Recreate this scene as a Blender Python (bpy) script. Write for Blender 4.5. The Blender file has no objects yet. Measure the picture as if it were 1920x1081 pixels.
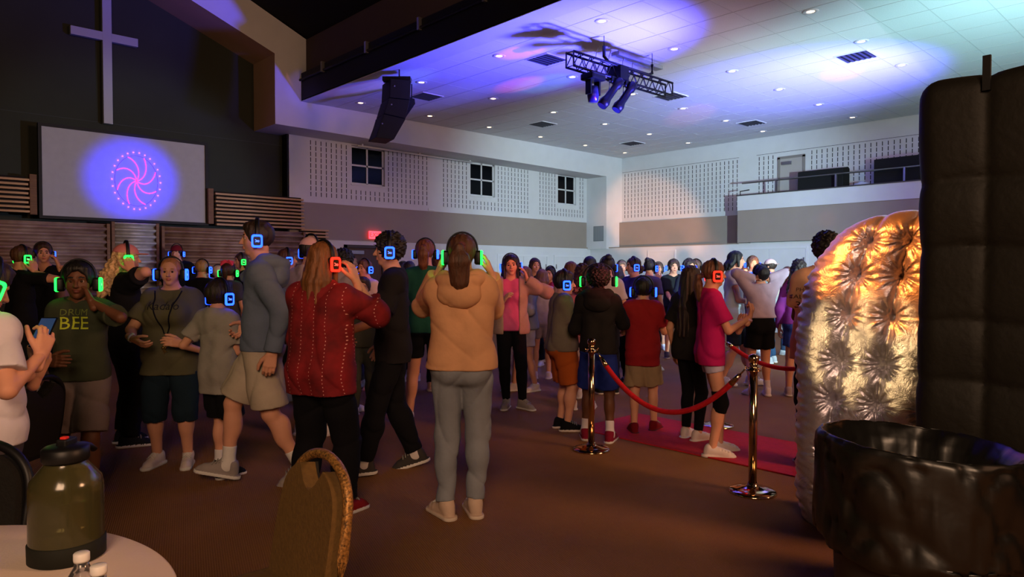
import bpy, bmesh, math, random, numpy as np
from mathutils import Vector, Matrix, Euler
from mathutils.bvhtree import BVHTree
rnd = random.Random(7)
sc = bpy.context.scene
COL = sc.collection
R_ = math.radians
# ------------------------------------------------------------------ camera, world, lights, exposure
FPX, CAMH = 1300.0, 1.52
TH = R_(46.9)
FWD = np.array([math.cos(TH), math.sin(TH)])      # camera heading on the floor
RGT = np.array([math.sin(TH), -math.cos(TH)])     # camera right on the floor
cd = bpy.data.cameras.new('camera'); cam = bpy.data.objects.new('camera', cd); COL.objects.link(cam)
cd.sensor_width = 36.0; cd.lens = 36.0 * FPX / 1920.0; cd.clip_start = 0.05; cd.clip_end = 200
cam.location = (0, 0, CAMH)
cam.rotation_euler = (R_(90) - math.atan(32 / FPX), 0, TH - R_(90))
sc.camera = cam
sc.view_settings.view_transform = 'Standard'; sc.view_settings.look = 'None'
sc.view_settings.gamma = 1.0; sc.view_settings.use_curve_mapping = False
sc.view_settings.exposure = 0.95
sc.cycles.use_denoising = True
sc.cycles.max_bounces = 5; sc.cycles.diffuse_bounces = 3; sc.cycles.glossy_bounces = 3
sc.cycles.transmission_bounces = 6; sc.cycles.transparent_max_bounces = 6
sc.cycles.caustics_reflective = False; sc.cycles.caustics_refractive = False
sc.cycles.sample_clamp_indirect = 3.0
w = bpy.data.worlds.new('world'); sc.world = w; w.use_nodes = True
w.node_tree.nodes['Background'].inputs[0].default_value = (0.30, 0.32, 0.5, 1)
w.node_tree.nodes['Background'].inputs[1].default_value = 0.02

def G(lat, dep, z=0.0):
    """a point given by metres to the camera's right and metres ahead of it"""
    p = RGT * lat + FWD * dep
    return Vector((p[0], p[1], z))

def lamp(kind, name, loc, energy, color, target=None, size=0.3, spot=60, blend=0.6, size_y=None):
    l = bpy.data.lights.new(name, kind); l.energy = energy; l.color = color
    if kind == 'AREA':
        l.shape = 'RECTANGLE'; l.size = size; l.size_y = size_y or size
    else:
        l.shadow_soft_size = size
    if kind == 'SPOT': l.spot_size = R_(spot); l.spot_blend = blend
    o = bpy.data.objects.new(name, l); o.location = loc; COL.objects.link(o)
    if target is not None:
        o.rotation_euler = (Vector(target) - Vector(loc)).to_track_quat('-Z', 'Y').to_euler()
    return o
# warm foyer lights behind the camera
lamp('AREA', 'foyer_light', (-2.5, -3.0, 4.2), 200, (1.0, .62, .38), (5, 5, 0.6), 2.5)
lamp('AREA', 'side_light', (6.5, -5.0, 4.6), 260, (1.0, .50, .26), (4.5, 5, 0.0), 2.0)
# soft lavender wash over the whole room
lamp('AREA', 'room_wash', (11.5, 3.5, 4.7), 34, (.72, .70, 1.0), (11, 9, 0), 5.0)
# cyan-white dance lights: stand low on the right of the hall
lamp('SPOT', 'cyan_wash', (6.0, -2.2, 1.9), 4600, (.62, .93, 1.0), (16.5, 13.0, 3.0), .12, 42, .8)
lamp('SPOT', 'cyan_ceiling_wash', (9.5, .5, 1.8), 700, (.45, .95, 1.0), (11.6, 2.6, 5.0), .15, 88, 1.0)
lamp('SPOT', 'blue_ceiling_wash', (8.6, 5.2, 2.6), 2900, (.06, .06, 1.0), (7.7, 7.1, 5.0), .15, 84, 1.0)
lamp('SPOT', 'mauve_ceiling_fill', (9.0, 5.0, 2.3), 70, (.95, .70, .88), (9.5, 8.5, 5.0), .3, 160, 1.0)  # unseen fill added to tint the ceiling mauve
lamp('SPOT', 'blue_ceiling_wash_far', (11.8, 3.6, 2.6), 1500, (.12, .10, 1.0), (12.6, 5.4, 5.0), .15, 86, 1.0)
lamp('SPOT', 'blue_screen_beam', (6.5, 4.5, 3.4), 11000, (.015, .02, 1.0), (3.62, 14.1, 3.2), .1, 10, 1.0)
lamp('SPOT', 'screen_wash', (8.5, 1.5, 2.0), 850, (.62, .68, .95), (3.9, 14.1, 3.1), .1, 22, .6)
lamp('SPOT', 'orange_wash', (9.0, 2.0, 1.2), 2600, (1.0, .45, .22), (17.0, 12.2, 3.0), .1, 13, .5)
lamp('SPOT', 'orange_low_wash', (9.0, 2.0, 0.9), 1100, (1.0, .36, .18), (17.0, 12.2, 2.0), .1, 16, .4)
for k, (p, c, e, a) in enumerate([((7.7, 8.0), (1, .1, .35), 120, 6), ((9.0, 9.4), (1, .12, .12), 110, 6), ((7.1, 10.9), (.1, .2, 1), 150, 8),
        ((13.5, 8.6), (1, .3, .3), 60, 8), ((9.3, 9.0), (.2, .9, .8), 40, 8), ((12.6, 5.0), (1, .15, .25), 70, 8), ((6.9, 11.7), (1, .3, .3), 50, 5), ((8.6, 11.0), (.15, .15, 1), 80, 9)]):
    lamp('SPOT', 'party_beam', (8.0 + .1 * k, 3.0, 1.4), e * 8, c, (p[0], p[1], 5.0), .02, a, .7)
lamp('SPOT', 'red_beam', (4.62, 2.0, 2.05), 110, (1.0, .05, .10), (5.05, 5.3, 1.35), .03, 26, .6)
lamp('SPOT', 'party_beam', (8.0, 3.0, 1.4), 200, (1, .15, .1), (16.5, 6.85, 2.75), .02, 3, .8)
lamp('SPOT', 'party_beam', (5.0, 5.0, 1.4), 400, (.1, .1, 1), (6.6, 13.3, 5.2), .02, 5, .9)

# ------------------------------------------------------------------ materials
def s2l(c):
    if isinstance(c, str):
        c = [int(c[i:i + 2], 16) / 255 for i in (0, 2, 4)]
        return tuple(x / 12.92 if x <= .04045 else ((x + .055) / 1.055) ** 2.4 for x in c)
    return tuple(c)
_mats = {}
def mat(name, color, rough=.8, metal=0., noise=0., nscale=20., bump=0., bscale=200., emit=None, estr=0., alpha=1., trans=0., spec=.3, color2=None, stretch=None):
    if name in _mats: return _mats[name]
    m = bpy.data.materials.new(name); m.use_nodes = True; _mats[name] = m
    nt = m.node_tree; b = nt.nodes['Principled BSDF']
    c = s2l(color)
    b.inputs['Base Color'].default_value = (*c, 1); b.inputs['Roughness'].default_value = rough
    b.inputs['Metallic'].default_value = metal; b.inputs['Specular IOR Level'].default_value = spec
    if trans: b.inputs['Transmission Weight'].default_value = trans
    if emit is not None:
        b.inputs['Emission Color'].default_value = (*s2l(emit), 1); b.inputs['Emission Strength'].default_value = estr
    if noise or bump:
        tc = nt.nodes.new('ShaderNodeTexCoord'); mp = nt.nodes.new('ShaderNodeMapping')
        nt.links.new(tc.outputs['Object'], mp.inputs[0])
        if stretch: mp.inputs['Scale'].default_value = stretch
    if noise:
        n = nt.nodes.new('ShaderNodeTexNoise'); n.inputs['Scale'].default_value = nscale; n.inputs['Detail'].default_value = 4
        nt.links.new(mp.outputs[0], n.inputs['Vector'])
        mx = nt.nodes.new('ShaderNodeMix'); mx.data_type = 'RGBA'
        c2 = s2l(color2) if color2 else tuple(x * (1 - noise) for x in c)
        c1 = c if color2 else tuple(min(1, x * (1 + noise)) for x in c)
        mx.inputs[6].default_value = (*c1, 1); mx.inputs[7].default_value = (*c2, 1)
        rp = nt.nodes.new('ShaderNodeMapRange'); rp.inputs[1].default_value = .3; rp.inputs[2].default_value = .7
        nt.links.new(n.outputs[0], rp.inputs[0]); nt.links.new(rp.outputs[0], mx.inputs[0])
        nt.links.new(mx.outputs[2], b.inputs['Base Color'])
    if bump:
        n2 = nt.nodes.new('ShaderNodeTexNoise'); n2.inputs['Scale'].default_value = bscale; n2.inputs['Detail'].default_value = 3
        nt.links.new(mp.outputs[0], n2.inputs['Vector'])
        bp = nt.nodes.new('ShaderNodeBump'); bp.inputs['Strength'].default_value = bump; bp.inputs['Distance'].default_value = .01
        nt.links.new(n2.outputs[0], bp.inputs['Height']); nt.links.new(bp.outputs[0], b.inputs['Normal'])
    return m
def fabric(c): return mat('fabric_' + c, c, .92, noise=.10, nscale=7, bump=.25, bscale=30, spec=.15)
def emis(name, c, s): return mat(name, '000000', .5, emit=c, estr=s)
M_white = mat('white_wall_paint', 'c4c4c8', .85, noise=.03, nscale=3, bump=.08, bscale=90)
M_beige = mat('taupe_wall_paint', '8d8178', .85, noise=.03, nscale=3, bump=.08, bscale=90)
M_dark = mat('charcoal_wall_paint', '252a20', .7, noise=.10, nscale=1.5, bump=.1, bscale=60)
M_tan = mat('tan_reveal_paint', 'b09070', .85, noise=.03, nscale=3)
M_blk = mat('black_paint', '0b0b0c', .6)
M_brn = mat('brown_beam_paint', '4a3c36', .85, noise=.05, nscale=2)
M_trim = mat('white_trim', 'c8c8cc', .5)
M_metal = mat('brushed_steel', '9a9a9e', .35, metal=.9)
M_wood = mat('stained_wood', '6b4a30', .6, noise=.35, nscale=6, stretch=(.6, 6, 12))
M_corr = mat('corrugated_steel', 'b8b4b0', .45, metal=.3, noise=.25, nscale=5)
M_plas = mat('black_plastic', '0e0e10', .45)
M_skinL = mat('skin_light', 'c98f74', .6, noise=.06, nscale=9, spec=.3)
M_skinM = mat('skin_medium', 'a86e50', .6, noise=.06, nscale=9, spec=.3)
M_skinD = mat('skin_dark', '5e3a28', .55, noise=.06, nscale=9, spec=.3)

# ------------------------------------------------------------------ small mesh helpers
def link(name, me, m=None, parent=None, loc=None, smooth=False):
    o = bpy.data.objects.new(name, me); COL.objects.link(o)
    if m is not None:
        for x in (m if isinstance(m, (list, tuple)) else [m]): me.materials.append(x)
    if parent is not None: o.parent = parent
    if loc is not None: o.location = loc
    if smooth: me.shade_smooth()
    return o
def empty(name, loc=(0, 0, 0), rz=0.):
    o = bpy.data.objects.new(name, None); o.location = loc; o.rotation_euler = (0, 0, rz); o.empty_display_size = .1; COL.objects.link(o); return o
def tag(o, label, cat, group=None, kind=None):
    o['label'] = label; o['category'] = cat
    if group: o['group'] = group
    if kind: o['kind'] = kind
    return o
class MB:
    def __init__(s): s.bm = bmesh.new()
    def box(s, x0, x1, y0, y1, z0, z1, mi=0, M=None):
        vs = [s.bm.verts.new((x, y, z)) for x in (x0, x1) for y in (y0, y1) for z in (z0, z1)]
        for f in ((0, 1, 3, 2), (4, 6, 7, 5), (0, 4, 5, 1), (2, 3, 7, 6), (0, 2, 6, 4), (1, 5, 7, 3)):
            fc = s.bm.faces.new([vs[i] for i in f]); fc.material_index = mi
        if M is not None:
            for v in vs: v.co = M @ v.co
        return s
    def tube(s, pts, r, n=8, caps=True, mi=0, flat=1.0):
        pts = [Vector(p) for p in pts]; rings = []
        rs = r if isinstance(r, (list, tuple)) else [r] * len(pts)
        up = Vector((0, 0, 1))
        for i, p in enumerate(pts):
            t = (pts[min(i + 1, len(pts) - 1)] - pts[max(i - 1, 0)])
            t = t.normalized() if t.length > 1e-9 else Vector((0, 0, 1))
            a = up.cross(t)
            if a.length < 1e-3: a = Vector((1, 0, 0)).cross(t)
            a.normalize(); b = t.cross(a)
            rings.append([s.bm.verts.new(p + a * math.cos(2 * math.pi * k / n) * rs[i] + b * math.sin(2 * math.pi * k / n) * rs[i] * flat) for k in range(n)])
        for i in range(len(rings) - 1):
            for k in range(n):
                f = s.bm.faces.new((rings[i][k], rings[i][(k + 1) % n], rings[i + 1][(k + 1) % n], rings[i + 1][k])); f.material_index = mi; f.smooth = True
        if caps:
            s.bm.faces.new(rings[0][::-1]).material_index = mi; s.bm.faces.new(rings[-1]).material_index = mi
        return s
    def lathe(s, prof, n=32, mi=0, cx=0, cy=0, cap=True):
        rings = []
        for (r, z) in prof:
            rings.append([s.bm.verts.new((cx + r * math.cos(2 * math.pi * k / n), cy + r * math.sin(2 * math.pi * k / n), z)) for k in range(n)])
        for i in range(len(rings) - 1):
            for k in range(n):
                f = s.bm.faces.new((rings[i][k], rings[i][(k + 1) % n], rings[i + 1][(k + 1) % n], rings[i + 1][k])); f.material_index = mi; f.smooth = True
        if cap:
            if prof[0][0] > 1e-5: s.bm.faces.new(rings[0][::-1]).material_index = mi
            if prof[-1][0] > 1e-5: s.bm.faces.new(rings[-1]).material_index = mi
        return s
    def prism(s, poly, axis, a0, a1, mi=0):
        """poly: 2D points; axis 0/1/2 = direction of extrusion"""
        def P(u, v, a): return {0: (a, u, v), 1: (u, a, v), 2: (u, v, a)}[axis]
        A = [s.bm.verts.new(P(u, v, a0)) for u, v in poly]; B = [s.bm.verts.new(P(u, v, a1)) for u, v in poly]
        n = len(poly)
        fs = [s.bm.faces.new(A[::-1]), s.bm.faces.new(B)]
        for i in range(n): fs.append(s.bm.faces.new((A[i], A[(i + 1) % n], B[(i + 1) % n], B[i])))
        for f in fs: f.material_index = mi
        return s
    def build(s, name, m=None, parent=None, loc=None, bevel=0, M=None):
        if bevel: bmesh.ops.bevel(s.bm, geom=s.bm.edges[:], offset=bevel, segments=2, affect='EDGES', profile=.6)
        bmesh.ops.recalc_face_normals(s.bm, faces=s.bm.faces[:])
        if M is not None: s.bm.transform(M)
        me = bpy.data.meshes.new(name); s.bm.to_mesh(me); s.bm.free()
        return link(name, me, m, parent, loc)
def struct(o, **k): o['kind'] = 'structure'; return o
def text_mesh(body, size, extrude=0.002, align='CENTER'):
    c = bpy.data.curves.new('writing', 'FONT'); c.body = body; c.size = size; c.extrude = extrude; c.align_x = align; c.align_y = 'CENTER'; c.resolution_u = 2
    o = bpy.data.objects.new('writing', c); COL.objects.link(o)
    dg = bpy.context.evaluated_depsgraph_get(); me = bpy.data.meshes.new_from_object(o.evaluated_get(dg))
    bpy.data.objects.remove(o); bpy.data.curves.remove(c)
    return me
# ------------------------------------------------------------------ the hall
YS, YR, YD, XB, XE, CZ = 13.37, 14.15, 14.40, 17.16, 6.74, 5.0   # soffit face, window wall, stage wall, back wall, beam, ceiling
def carpet_mat():
    m = bpy.data.materials.new('ribbed_carpet'); m.use_nodes = True; nt = m.node_tree; b = nt.nodes['Principled BSDF']
    tc = nt.nodes.new('ShaderNodeTexCoord'); b.inputs['Roughness'].default_value = .95; b.inputs['Specular IOR Level'].default_value = .1
    n = nt.nodes.new('ShaderNodeTexNoise'); n.inputs['Scale'].default_value = 2.2; n.inputs['Detail'].default_value = 8
    n3 = nt.nodes.new('ShaderNodeTexNoise'); n3.inputs['Scale'].default_value = 130; n3.inputs['Detail'].default_value = 2
    mp = nt.nodes.new('ShaderNodeMapping'); mp.inputs['Rotation'].default_value = (0, 0, R_(18)); mp.inputs['Scale'].default_value = (1, 1, 1)
    wv = nt.nodes.new('ShaderNodeTexWave'); wv.inputs['Scale'].default_value = 26; wv.inputs['Distortion'].default_value = 1.2; wv.inputs['Detail'].default_value = 2; wv.inputs['Detail Scale'].default_value = 6
    nt.links.new(tc.outputs['Object'], n.inputs['Vector']); nt.links.new(tc.outputs['Object'], n3.inputs['Vector'])
    nt.links.new(tc.outputs['Object'], mp.inputs[0]); nt.links.new(mp.outputs[0], wv.inputs['Vector'])
    cr = nt.nodes.new('ShaderNodeValToRGB'); cr.color_ramp.elements[0].color = (*s2l('50341f'), 1); cr.color_ramp.elements[1].color = (*s2l('966a44'), 1)
    ad = nt.nodes.new('ShaderNodeMath'); ad.operation = 'MULTIPLY_ADD'; ad.inputs[1].default_value = .35; ad.inputs[2].default_value = .12
    ad2 = nt.nodes.new('ShaderNodeMath'); ad2.operation = 'MULTIPLY_ADD'; ad2.inputs[1].default_value = .45
    ad3 = nt.nodes.new('ShaderNodeMath'); ad3.operation = 'MULTIPLY_ADD'; ad3.inputs[1].default_value = .35
    nt.links.new(wv.outputs['Fac'], ad.inputs[0]); nt.links.new(n3.outputs[0], ad2.inputs[0]); nt.links.new(ad.outputs[0], ad2.inputs[2])
    nt.links.new(n.outputs[0], ad3.inputs[0]); nt.links.new(ad2.outputs[0], ad3.inputs[2]); nt.links.new(ad3.outputs[0], cr.inputs[0])
    nt.links.new(cr.outputs[0], b.inputs['Base Color'])
    bp = nt.nodes.new('ShaderNodeBump'); bp.inputs['Strength'].default_value = .7; bp.inputs['Distance'].default_value = .01
    nt.links.new(ad2.outputs[0], bp.inputs['Height']); nt.links.new(bp.outputs[0], b.inputs['Normal'])
    return m
X0, Y0 = -8.0, -12.0
fl = struct(MB().box(X0, XB + .2, Y0, YD + .2, -.15, 0).build('floor', carpet_mat()))
# ceiling: grid slab with separate tiles hanging in it
cl = struct(MB().box(XE, XB + .2, Y0, YD, CZ + .02, CZ + .15).build('ceiling', M_trim))
M_tile = mat('mineral_ceiling_tile', 'cfcfd2', .9, noise=.05, nscale=60, bump=.25, bscale=140)
M_grid = mat('grid_bars', 'b8b8bc', .5)
TS = .6096
tile_me = None
tiles = []
ix = 0
for i in range(18):
    for j in range(44):
        tx = XE + .03 + TS * (i + .5) ; ty = YS - TS * (j + .5)
        if tx + TS / 2 > XB + .01: continue
        tiles.append((tx, ty))
def campx(x, y, z):
    lat = RGT[0] * x + RGT[1] * y; dep = FWD[0] * x + FWD[1] * y
    return 960 + FPX * lat / max(dep, .01), 508 - FPX * (z - CAMH) / max(dep, .01), dep
vis = [(t, campx(t[0], t[1], CZ)) for t in tiles]
inside = sorted([t for t, c in vis if c[2] > 1 and -40 < c[0] < 1980 and -40 < c[1]], key=lambda t: campx(t[0], t[1], CZ)[2])
near = set(inside[:300]); rest = [t for t in tiles if t not in near]
for t in inside[:300]:
    if tile_me is None:
        hw = TS / 2 - .006
        o = MB().box(-hw, hw, -hw, hw, 0, .018).build('ceiling_tile', M_tile, cl, (*t, CZ)); tile_me = o.data
    else:
        link('ceiling_tile', tile_me, None, cl, (*t, CZ))
mb = MB()
for t in rest: mb.box(t[0] - hw, t[0] + hw, t[1] - hw, t[1] + hw, CZ, CZ + .018)
o = mb.build('ceiling_tiles', M_tile, cl); o['kind'] = 'stuff'
mb = MB()
for i in range(19): mb.box(XE + .03 + TS * i - .006, XE + .03 + TS * i + .006, Y0, YS, CZ - .003, CZ + .012)
for j in range(45): mb.box(XE, XB, YS - TS * j - .006, YS - TS * j + .006, CZ - .002, CZ + .012)
mb.build('grid_bars', M_grid, cl)
# downlights on a regular grid
M_lamp = emis('downlight_glow', 'ffd9a8', 5)
dl0 = None
for i in range(6):
    for j in range(8):
        x = 7.56 + 1.762 * i; y = 12.65 - 2.135 * j
        cx, cy, dd = campx(x, y, CZ)
        if not (dd > 1 and cy > -10 and cx < 1800 and cx > 600): continue
        e = empty('downlight', (x, y, CZ - .004))
        if dl0 is None:
            a = MB().lathe([(.105, 0), (.10, -.008), (.058, -.008), (.050, .004)], 20, cap=False).build('trim_ring', M_trim, e)
            b = MB().lathe([(.052, -.001), (.0001, -.001)], 16, cap=False).build('lens', M_lamp, e); dl0 = (a.data, b.data)
        else:
            link('trim_ring', dl0[0], None, e); link('lens', dl0[1], None, e)
        tag(e, 'small round recessed downlight shining in the white tiled ceiling', 'light', 'recessed ceiling downlights')
# air vents
def vent(x, y, label, blank=False):
    e = empty('ceiling_vent', (x, y, CZ - .004)); tag(e, label, 'vent', 'ceiling vents'); e.scale = (.85, .85, 1)
    mb = MB()
    for a in (-1, 1):
        mb.box(a * .30 - .02 * (a > 0), a * .30 + .02 * (a < 0), -.3, .3, -.012, .002); mb.box(-.28, .28, a * .30 - .02 * (a > 0), a * .30 + .02 * (a < 0), -.012, .002)
    mb.build('frame', M_trim, e)
    MB().box(-.28, .28, -.28, .28, -.003, -.001).build('duct', M_blk, e)
    for k in range(6): MB().box(-.28, .28, -.24 + k * .096 - .022, -.24 + k * .096 + .022, -.014, -.008, M=None).build('louver', mat('vent_grey', '3c3c44', .6), e)
for x, y, l in [(8.25, 7.99, 'square slatted ceiling vent by the left end of the lighting truss'), (8.23, 11.3, 'square slatted ceiling vent right behind the hanging speaker array'),
        (11.77, 11.53, 'square ceiling vent between the far rows of downlights, above the middle windows'), (11.77, 7.97, 'square slatted ceiling vent at the right end of the lighting truss'),
        (11.79, 4.45, 'nearest square ceiling vent, left of the black inflatable top'), (15.26, 8.1, 'square ceiling vent above the left end of the balcony'),
        (15.3, 11.58, 'farthest square ceiling vent, close to the room corner')]:
    vent(x, y, l)
# window wall with three window openings
WINS = [(8.21, 9.10), (11.74, 12.61), (15.11, 15.92)]
WZ0, WZ1 = 3.53, 4.41
mb = MB()
xs = [6.68] + [v for wn in WINS for v in wn] + [16.41]
for i in range(0, len(xs), 2): mb.box(xs[i], xs[i + 1], YR, YR + .25, 3.03, CZ)
for a, b in WINS: mb.box(a, b, YR, YR + .25, 3.03, WZ0); mb.box(a, b, YR, YR + .25, WZ1, CZ)
wl = struct(mb.build('wall_left', M_white))
struct(MB().box(6.68, 16.41, YR + .001, YR + .25, 2.24, 3.03).build('wall_left_band', M_beige))
lw = struct(MB().box(6.68, 7.98, YR - .03, YR + .25, 0, 2.24).box(9.05, 16.6, YR - .03, YR + .25, 0, 2.24).box(7.98, 9.05, YR - .03, YR + .25, 2.13, 2.24).build('wall_left_lower', M_white))
struct(MB().box(6.68, 16.5, YR - .045, YR, 2.225, 2.26).build('trim_1', M_beige))
M_glass = mat('night_window_glass', '05060a', .12, spec=.12)
for n, (a, b) in enumerate(WINS):
    e = empty('window_%d' % (n + 1), (a, YR, WZ0)); struct(e); W = b - a; H = WZ1 - WZ0
    MB().box(0, .04, .06, .11, 0, H).box(W - .04, W, .06, .11, 0, H).box(0, W, .06, .11, 0, .04).box(0, W, .06, .11, H - .04, H).box(W / 2 - .02, W / 2 + .02, .06, .11, 0, H).box(0, W, .06, .11, H / 2 - .02, H / 2 + .02).build('window_frame', M_trim, e)
    for i in range(2):
        for j in range(2): MB().box(i * W / 2 + .02, (i + 1) * W / 2 - .02, .08, .09, j * H / 2 + .02, (j + 1) * H / 2 - .02).build('pane', M_glass, e)
    MB().box(0, W, .11, .13, 0, H).build('night_backing', M_blk, e)
    MB().box(-.02, W + .02, -.02, .06, -.03, 0).build('sill', M_trim, e)
# slotted acoustic wall panels: dashes cut in columns
M_slot = mat('dark_slot', '1e1e24', .9)
def slots_left(x0, x1, z0, z1, skip):
    mb = MB(); x = x0
    while x < x1:
        z = z0 + .02
        while z < z1 - .08:
            if not (skip[0] - .06 < x < skip[1] + .06 and z > WZ0 - .14): mb.box(x - .009, x + .009, YR - .002, YR + .01, z, z + .095)
            z += .125
        x += .125
    o = mb.build('slots', M_slot, wl); o['kind'] = 'stuff'
slots_left(7.2, 10.35, 3.15, 4.46, WINS[0]); slots_left(10.85, 13.9, 3.15, 4.46, WINS[1]); slots_left(14.35, 16.3, 3.15, 4.46, WINS[2])
# soffit above the windows, its column and the vaulted stage portal
pol = [(16.41, 4.38), (6.05, 4.46), (6.05, 5.85), (-2, 9.07), (-2, 9.95), (5.57, 6.77), (6.74, 6.27), (6.74, CZ + .1), (XB, CZ + .1), (XB, 2.2), (16.41, 2.2)]
so = MB().prism(pol, 1, YS, YD).build('wall_left_soffit', [M_white, M_tan]); struct(so)
for p in so.data.polygons:
    c = p.center
    if c.x < 6.1 and abs(p.normal.y) < .5 and (abs(c.x - 6.05) < .02 or p.normal.z < -.3) and c.z > 4.6: p.material_index = 1
MB().box(16.405, 16.41, YS + .1, YS + .5, 2.44, 2.9).build('return_grille', mat('grille_grey', '6b7177', .6), so)
for k in range(9): MB().box(16.398, 16.404, YS + .11 + k * .042, YS + .13 + k * .042, 2.46, 2.88).build('grille_bar', mat('grille_bar_grey', '8b9197', .5), so)
ce = empty('curtain_rail', (8.3, YR - .12, 4.39)); tag(ce, 'thin white rail mounted under the soffit above the first window', 'rail')
MB().tube([(0, 0, 0), (3.4, 0, -.02)], .02, 8).build('rail', M_trim, ce)
for k in range(3): MB().box(.1 + k * 1.6, .14 + k * 1.6, -.02, .12, -.0, .05).build('bracket', M_trim, ce)
# stage wall
struct(MB().box(-8, 6.70, YD, YD + .2, 0, 10).build('wall_stage', M_dark))
struct(MB().box(6.66, 6.70, YR, YD, 0, 4.46).build('trim_2', M_blk))
struct(MB().box(-8, 6.66, YD - .004, YD + .01, 4.23, 4.236).build('trim_3', mat('panel_joint', '3c4244', .7)))
# beam across the hall and high dark ceiling
be = struct(MB().box(XE - .02, XE + .25, Y0, YS, CZ + .02, 6.27).build('ceiling_beam', M_brn))
MB().box(XE - .14, XE - .02, Y0, YS - .02, CZ, 5.56).build('black_fascia', M_blk, be)
MB().box(XE - .14, XE + .25, Y0, YS - .02, CZ - .01, CZ + .02).build('lower_edge', M_white, be)
MB().tube([(XE - .16, YS + .0, 5.42), (XE - .16, Y0, 5.42)], .025, 8).build('pipe', M_blk, be)
for k in range(7): MB().box(XE - .20, XE - .12, YS - 1.0 - k * 1.6, YS - .95 - k * 1.6, 5.38, 5.58).build('pipe_bracket', M_metal, be)
hc = MB().prism([(XE + .25, 6.2), (5.57, 6.77), (-8, 12.5), (-8, 12.9), (5.6, 7.2), (XE + .25, 6.7)], 1, Y0, YD).build('ceiling_stage', mat('black_ceiling', '0a0a0c', .9)); struct(hc)
struct(MB().box(X0 - .2, X0, Y0, YD, 0, 12.5).build('wall_near', M_brn))
struct(MB().box(X0, XB + .2, Y0 - .2, Y0, 0, 12).build('wall_right', M_brn))
# back wall, ledge, balcony
bw = struct(MB().box(XB, XB + .2, Y0, YS + 1, 0, CZ + .1).build('wall_back', M_white))
struct(MB().box(XB - .12, XB, 9.1, YS, 2.24, 3.02).build('wall_back_band', M_beige))
struct(MB().box(16.55, XB, Y0, YS + .9, 0, 2.24).build('wall_back_lower', M_white))
struct(MB().box(16.53, 16.56, 9.1, YS + .7, 2.225, 2.25).build('trim_4', M_beige))
mb = MB(); y = 5.0; 
while y < 13.3:
    if not (8.95 < y < 9.45 or 7.55 < y < 8.45):
        z = 3.16
        while z < 4.5:
            if y > 9.1 or z > 2.6: mb.box(XB - .002, XB + .01, y - .009, y + .009, z, z + .095)
            z += .125
    y += .125
o = mb.build('slots', M_slot, bw); o['kind'] = 'stuff'
MB().box(XB - .004, XB + .01, 5.0, 8.95, 4.555, 4.563).box(XB - .004, XB + .01, 9.45, 13.35, 4.555, 4.563).build('panel_joint', M_slot, bw)
struct(MB().box(16.45, 16.57, Y0, 9.1, 3.08, 3.45).build('balcony_wall', M_white))
struct(MB().box(16.47, 16.58, Y0, 9.1, 2.26, 3.08).build('balcony_wall_lower', M_beige))
struct(MB().box(16.57, XB, Y0, 9.1, 2.5, 2.6).build('floor_balcony', M_beige))
struct(MB().box(16.43, 16.59, Y0, 9.12, 3.45, 3.475).build('trim_5', mat('dark_cap', '3e3a3a', .5)))
ra = empty('balcony_railing', (16.51, 9.0, 3.475)); tag(ra, 'grey metal handrail on posts along the top of the white balcony wall', 'railing')
MB().tube([(0, 0, .30), (0, -20, .30)], .02, 8).build('handrail', M_metal, ra)
MB().tube([(0, .05, -.1), (0, .05, .1), (0, -.2, .12)], .015, 8).build('grab_bar', M_blk, ra)
for k in range(8): MB().box(-.02, .02, -.9 - k * 1.45 - .02, -.9 - k * 1.45 + .02, 0, .3).build('post', M_metal, ra)
# balcony door
dr = empty('door_1', (XB, 7.72, 2.6)); struct(dr)
MB().box(-.03, 0, -.06, 0, 0, 1.82).box(-.03, 0, .58, .64, 0, 1.82).box(-.03, 0, -.06, .64, 1.78, 1.84).build('door_frame', mat('grey_door_frame', '7c7674', .6), dr)
MB().box(-.015, 0, 0, .58, 0, 1.78).build('door_leaf', mat('grey_door', 'a39c9a', .6), dr)
MB().box(-.06, -.015, .28, .52, 1.62, 1.70).build('door_closer', M_metal, dr)
# black wrapped bundles standing on the balcony
for k, (a, b, zt) in enumerate([(6.55, 7.62, 3.98), (4.95, 5.88, 4.08)]):
    e = MB().prism([(16.66, 2.6), (17.05, 2.6), (17.05, zt - .03), (16.95, zt), (16.66, zt - .05)], 1, a, b).build('covered_crate', mat('black_cover', '0c0c0e', .8, bump=.4, bscale=8), bevel=.015)
    tag(e, ['long black covered crate behind the railing, beside the balcony door', 'black covered crate behind the railing at the right end of the balcony'][k], 'crate')
mb = MB(); mb.lathe([(.0001, .0), (.2, .02), (.3, .2), (.28, .75), (.15, .95), (.0001, 1.0)], 16)
o = mb.build('plastic_sack', mat('white_plastic', 'b9c2e0', .4), loc=(16.85, 6.2, 2.6)); tag(o, 'rounded white plastic sack between the two black crates on the balcony', 'bag')
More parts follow.
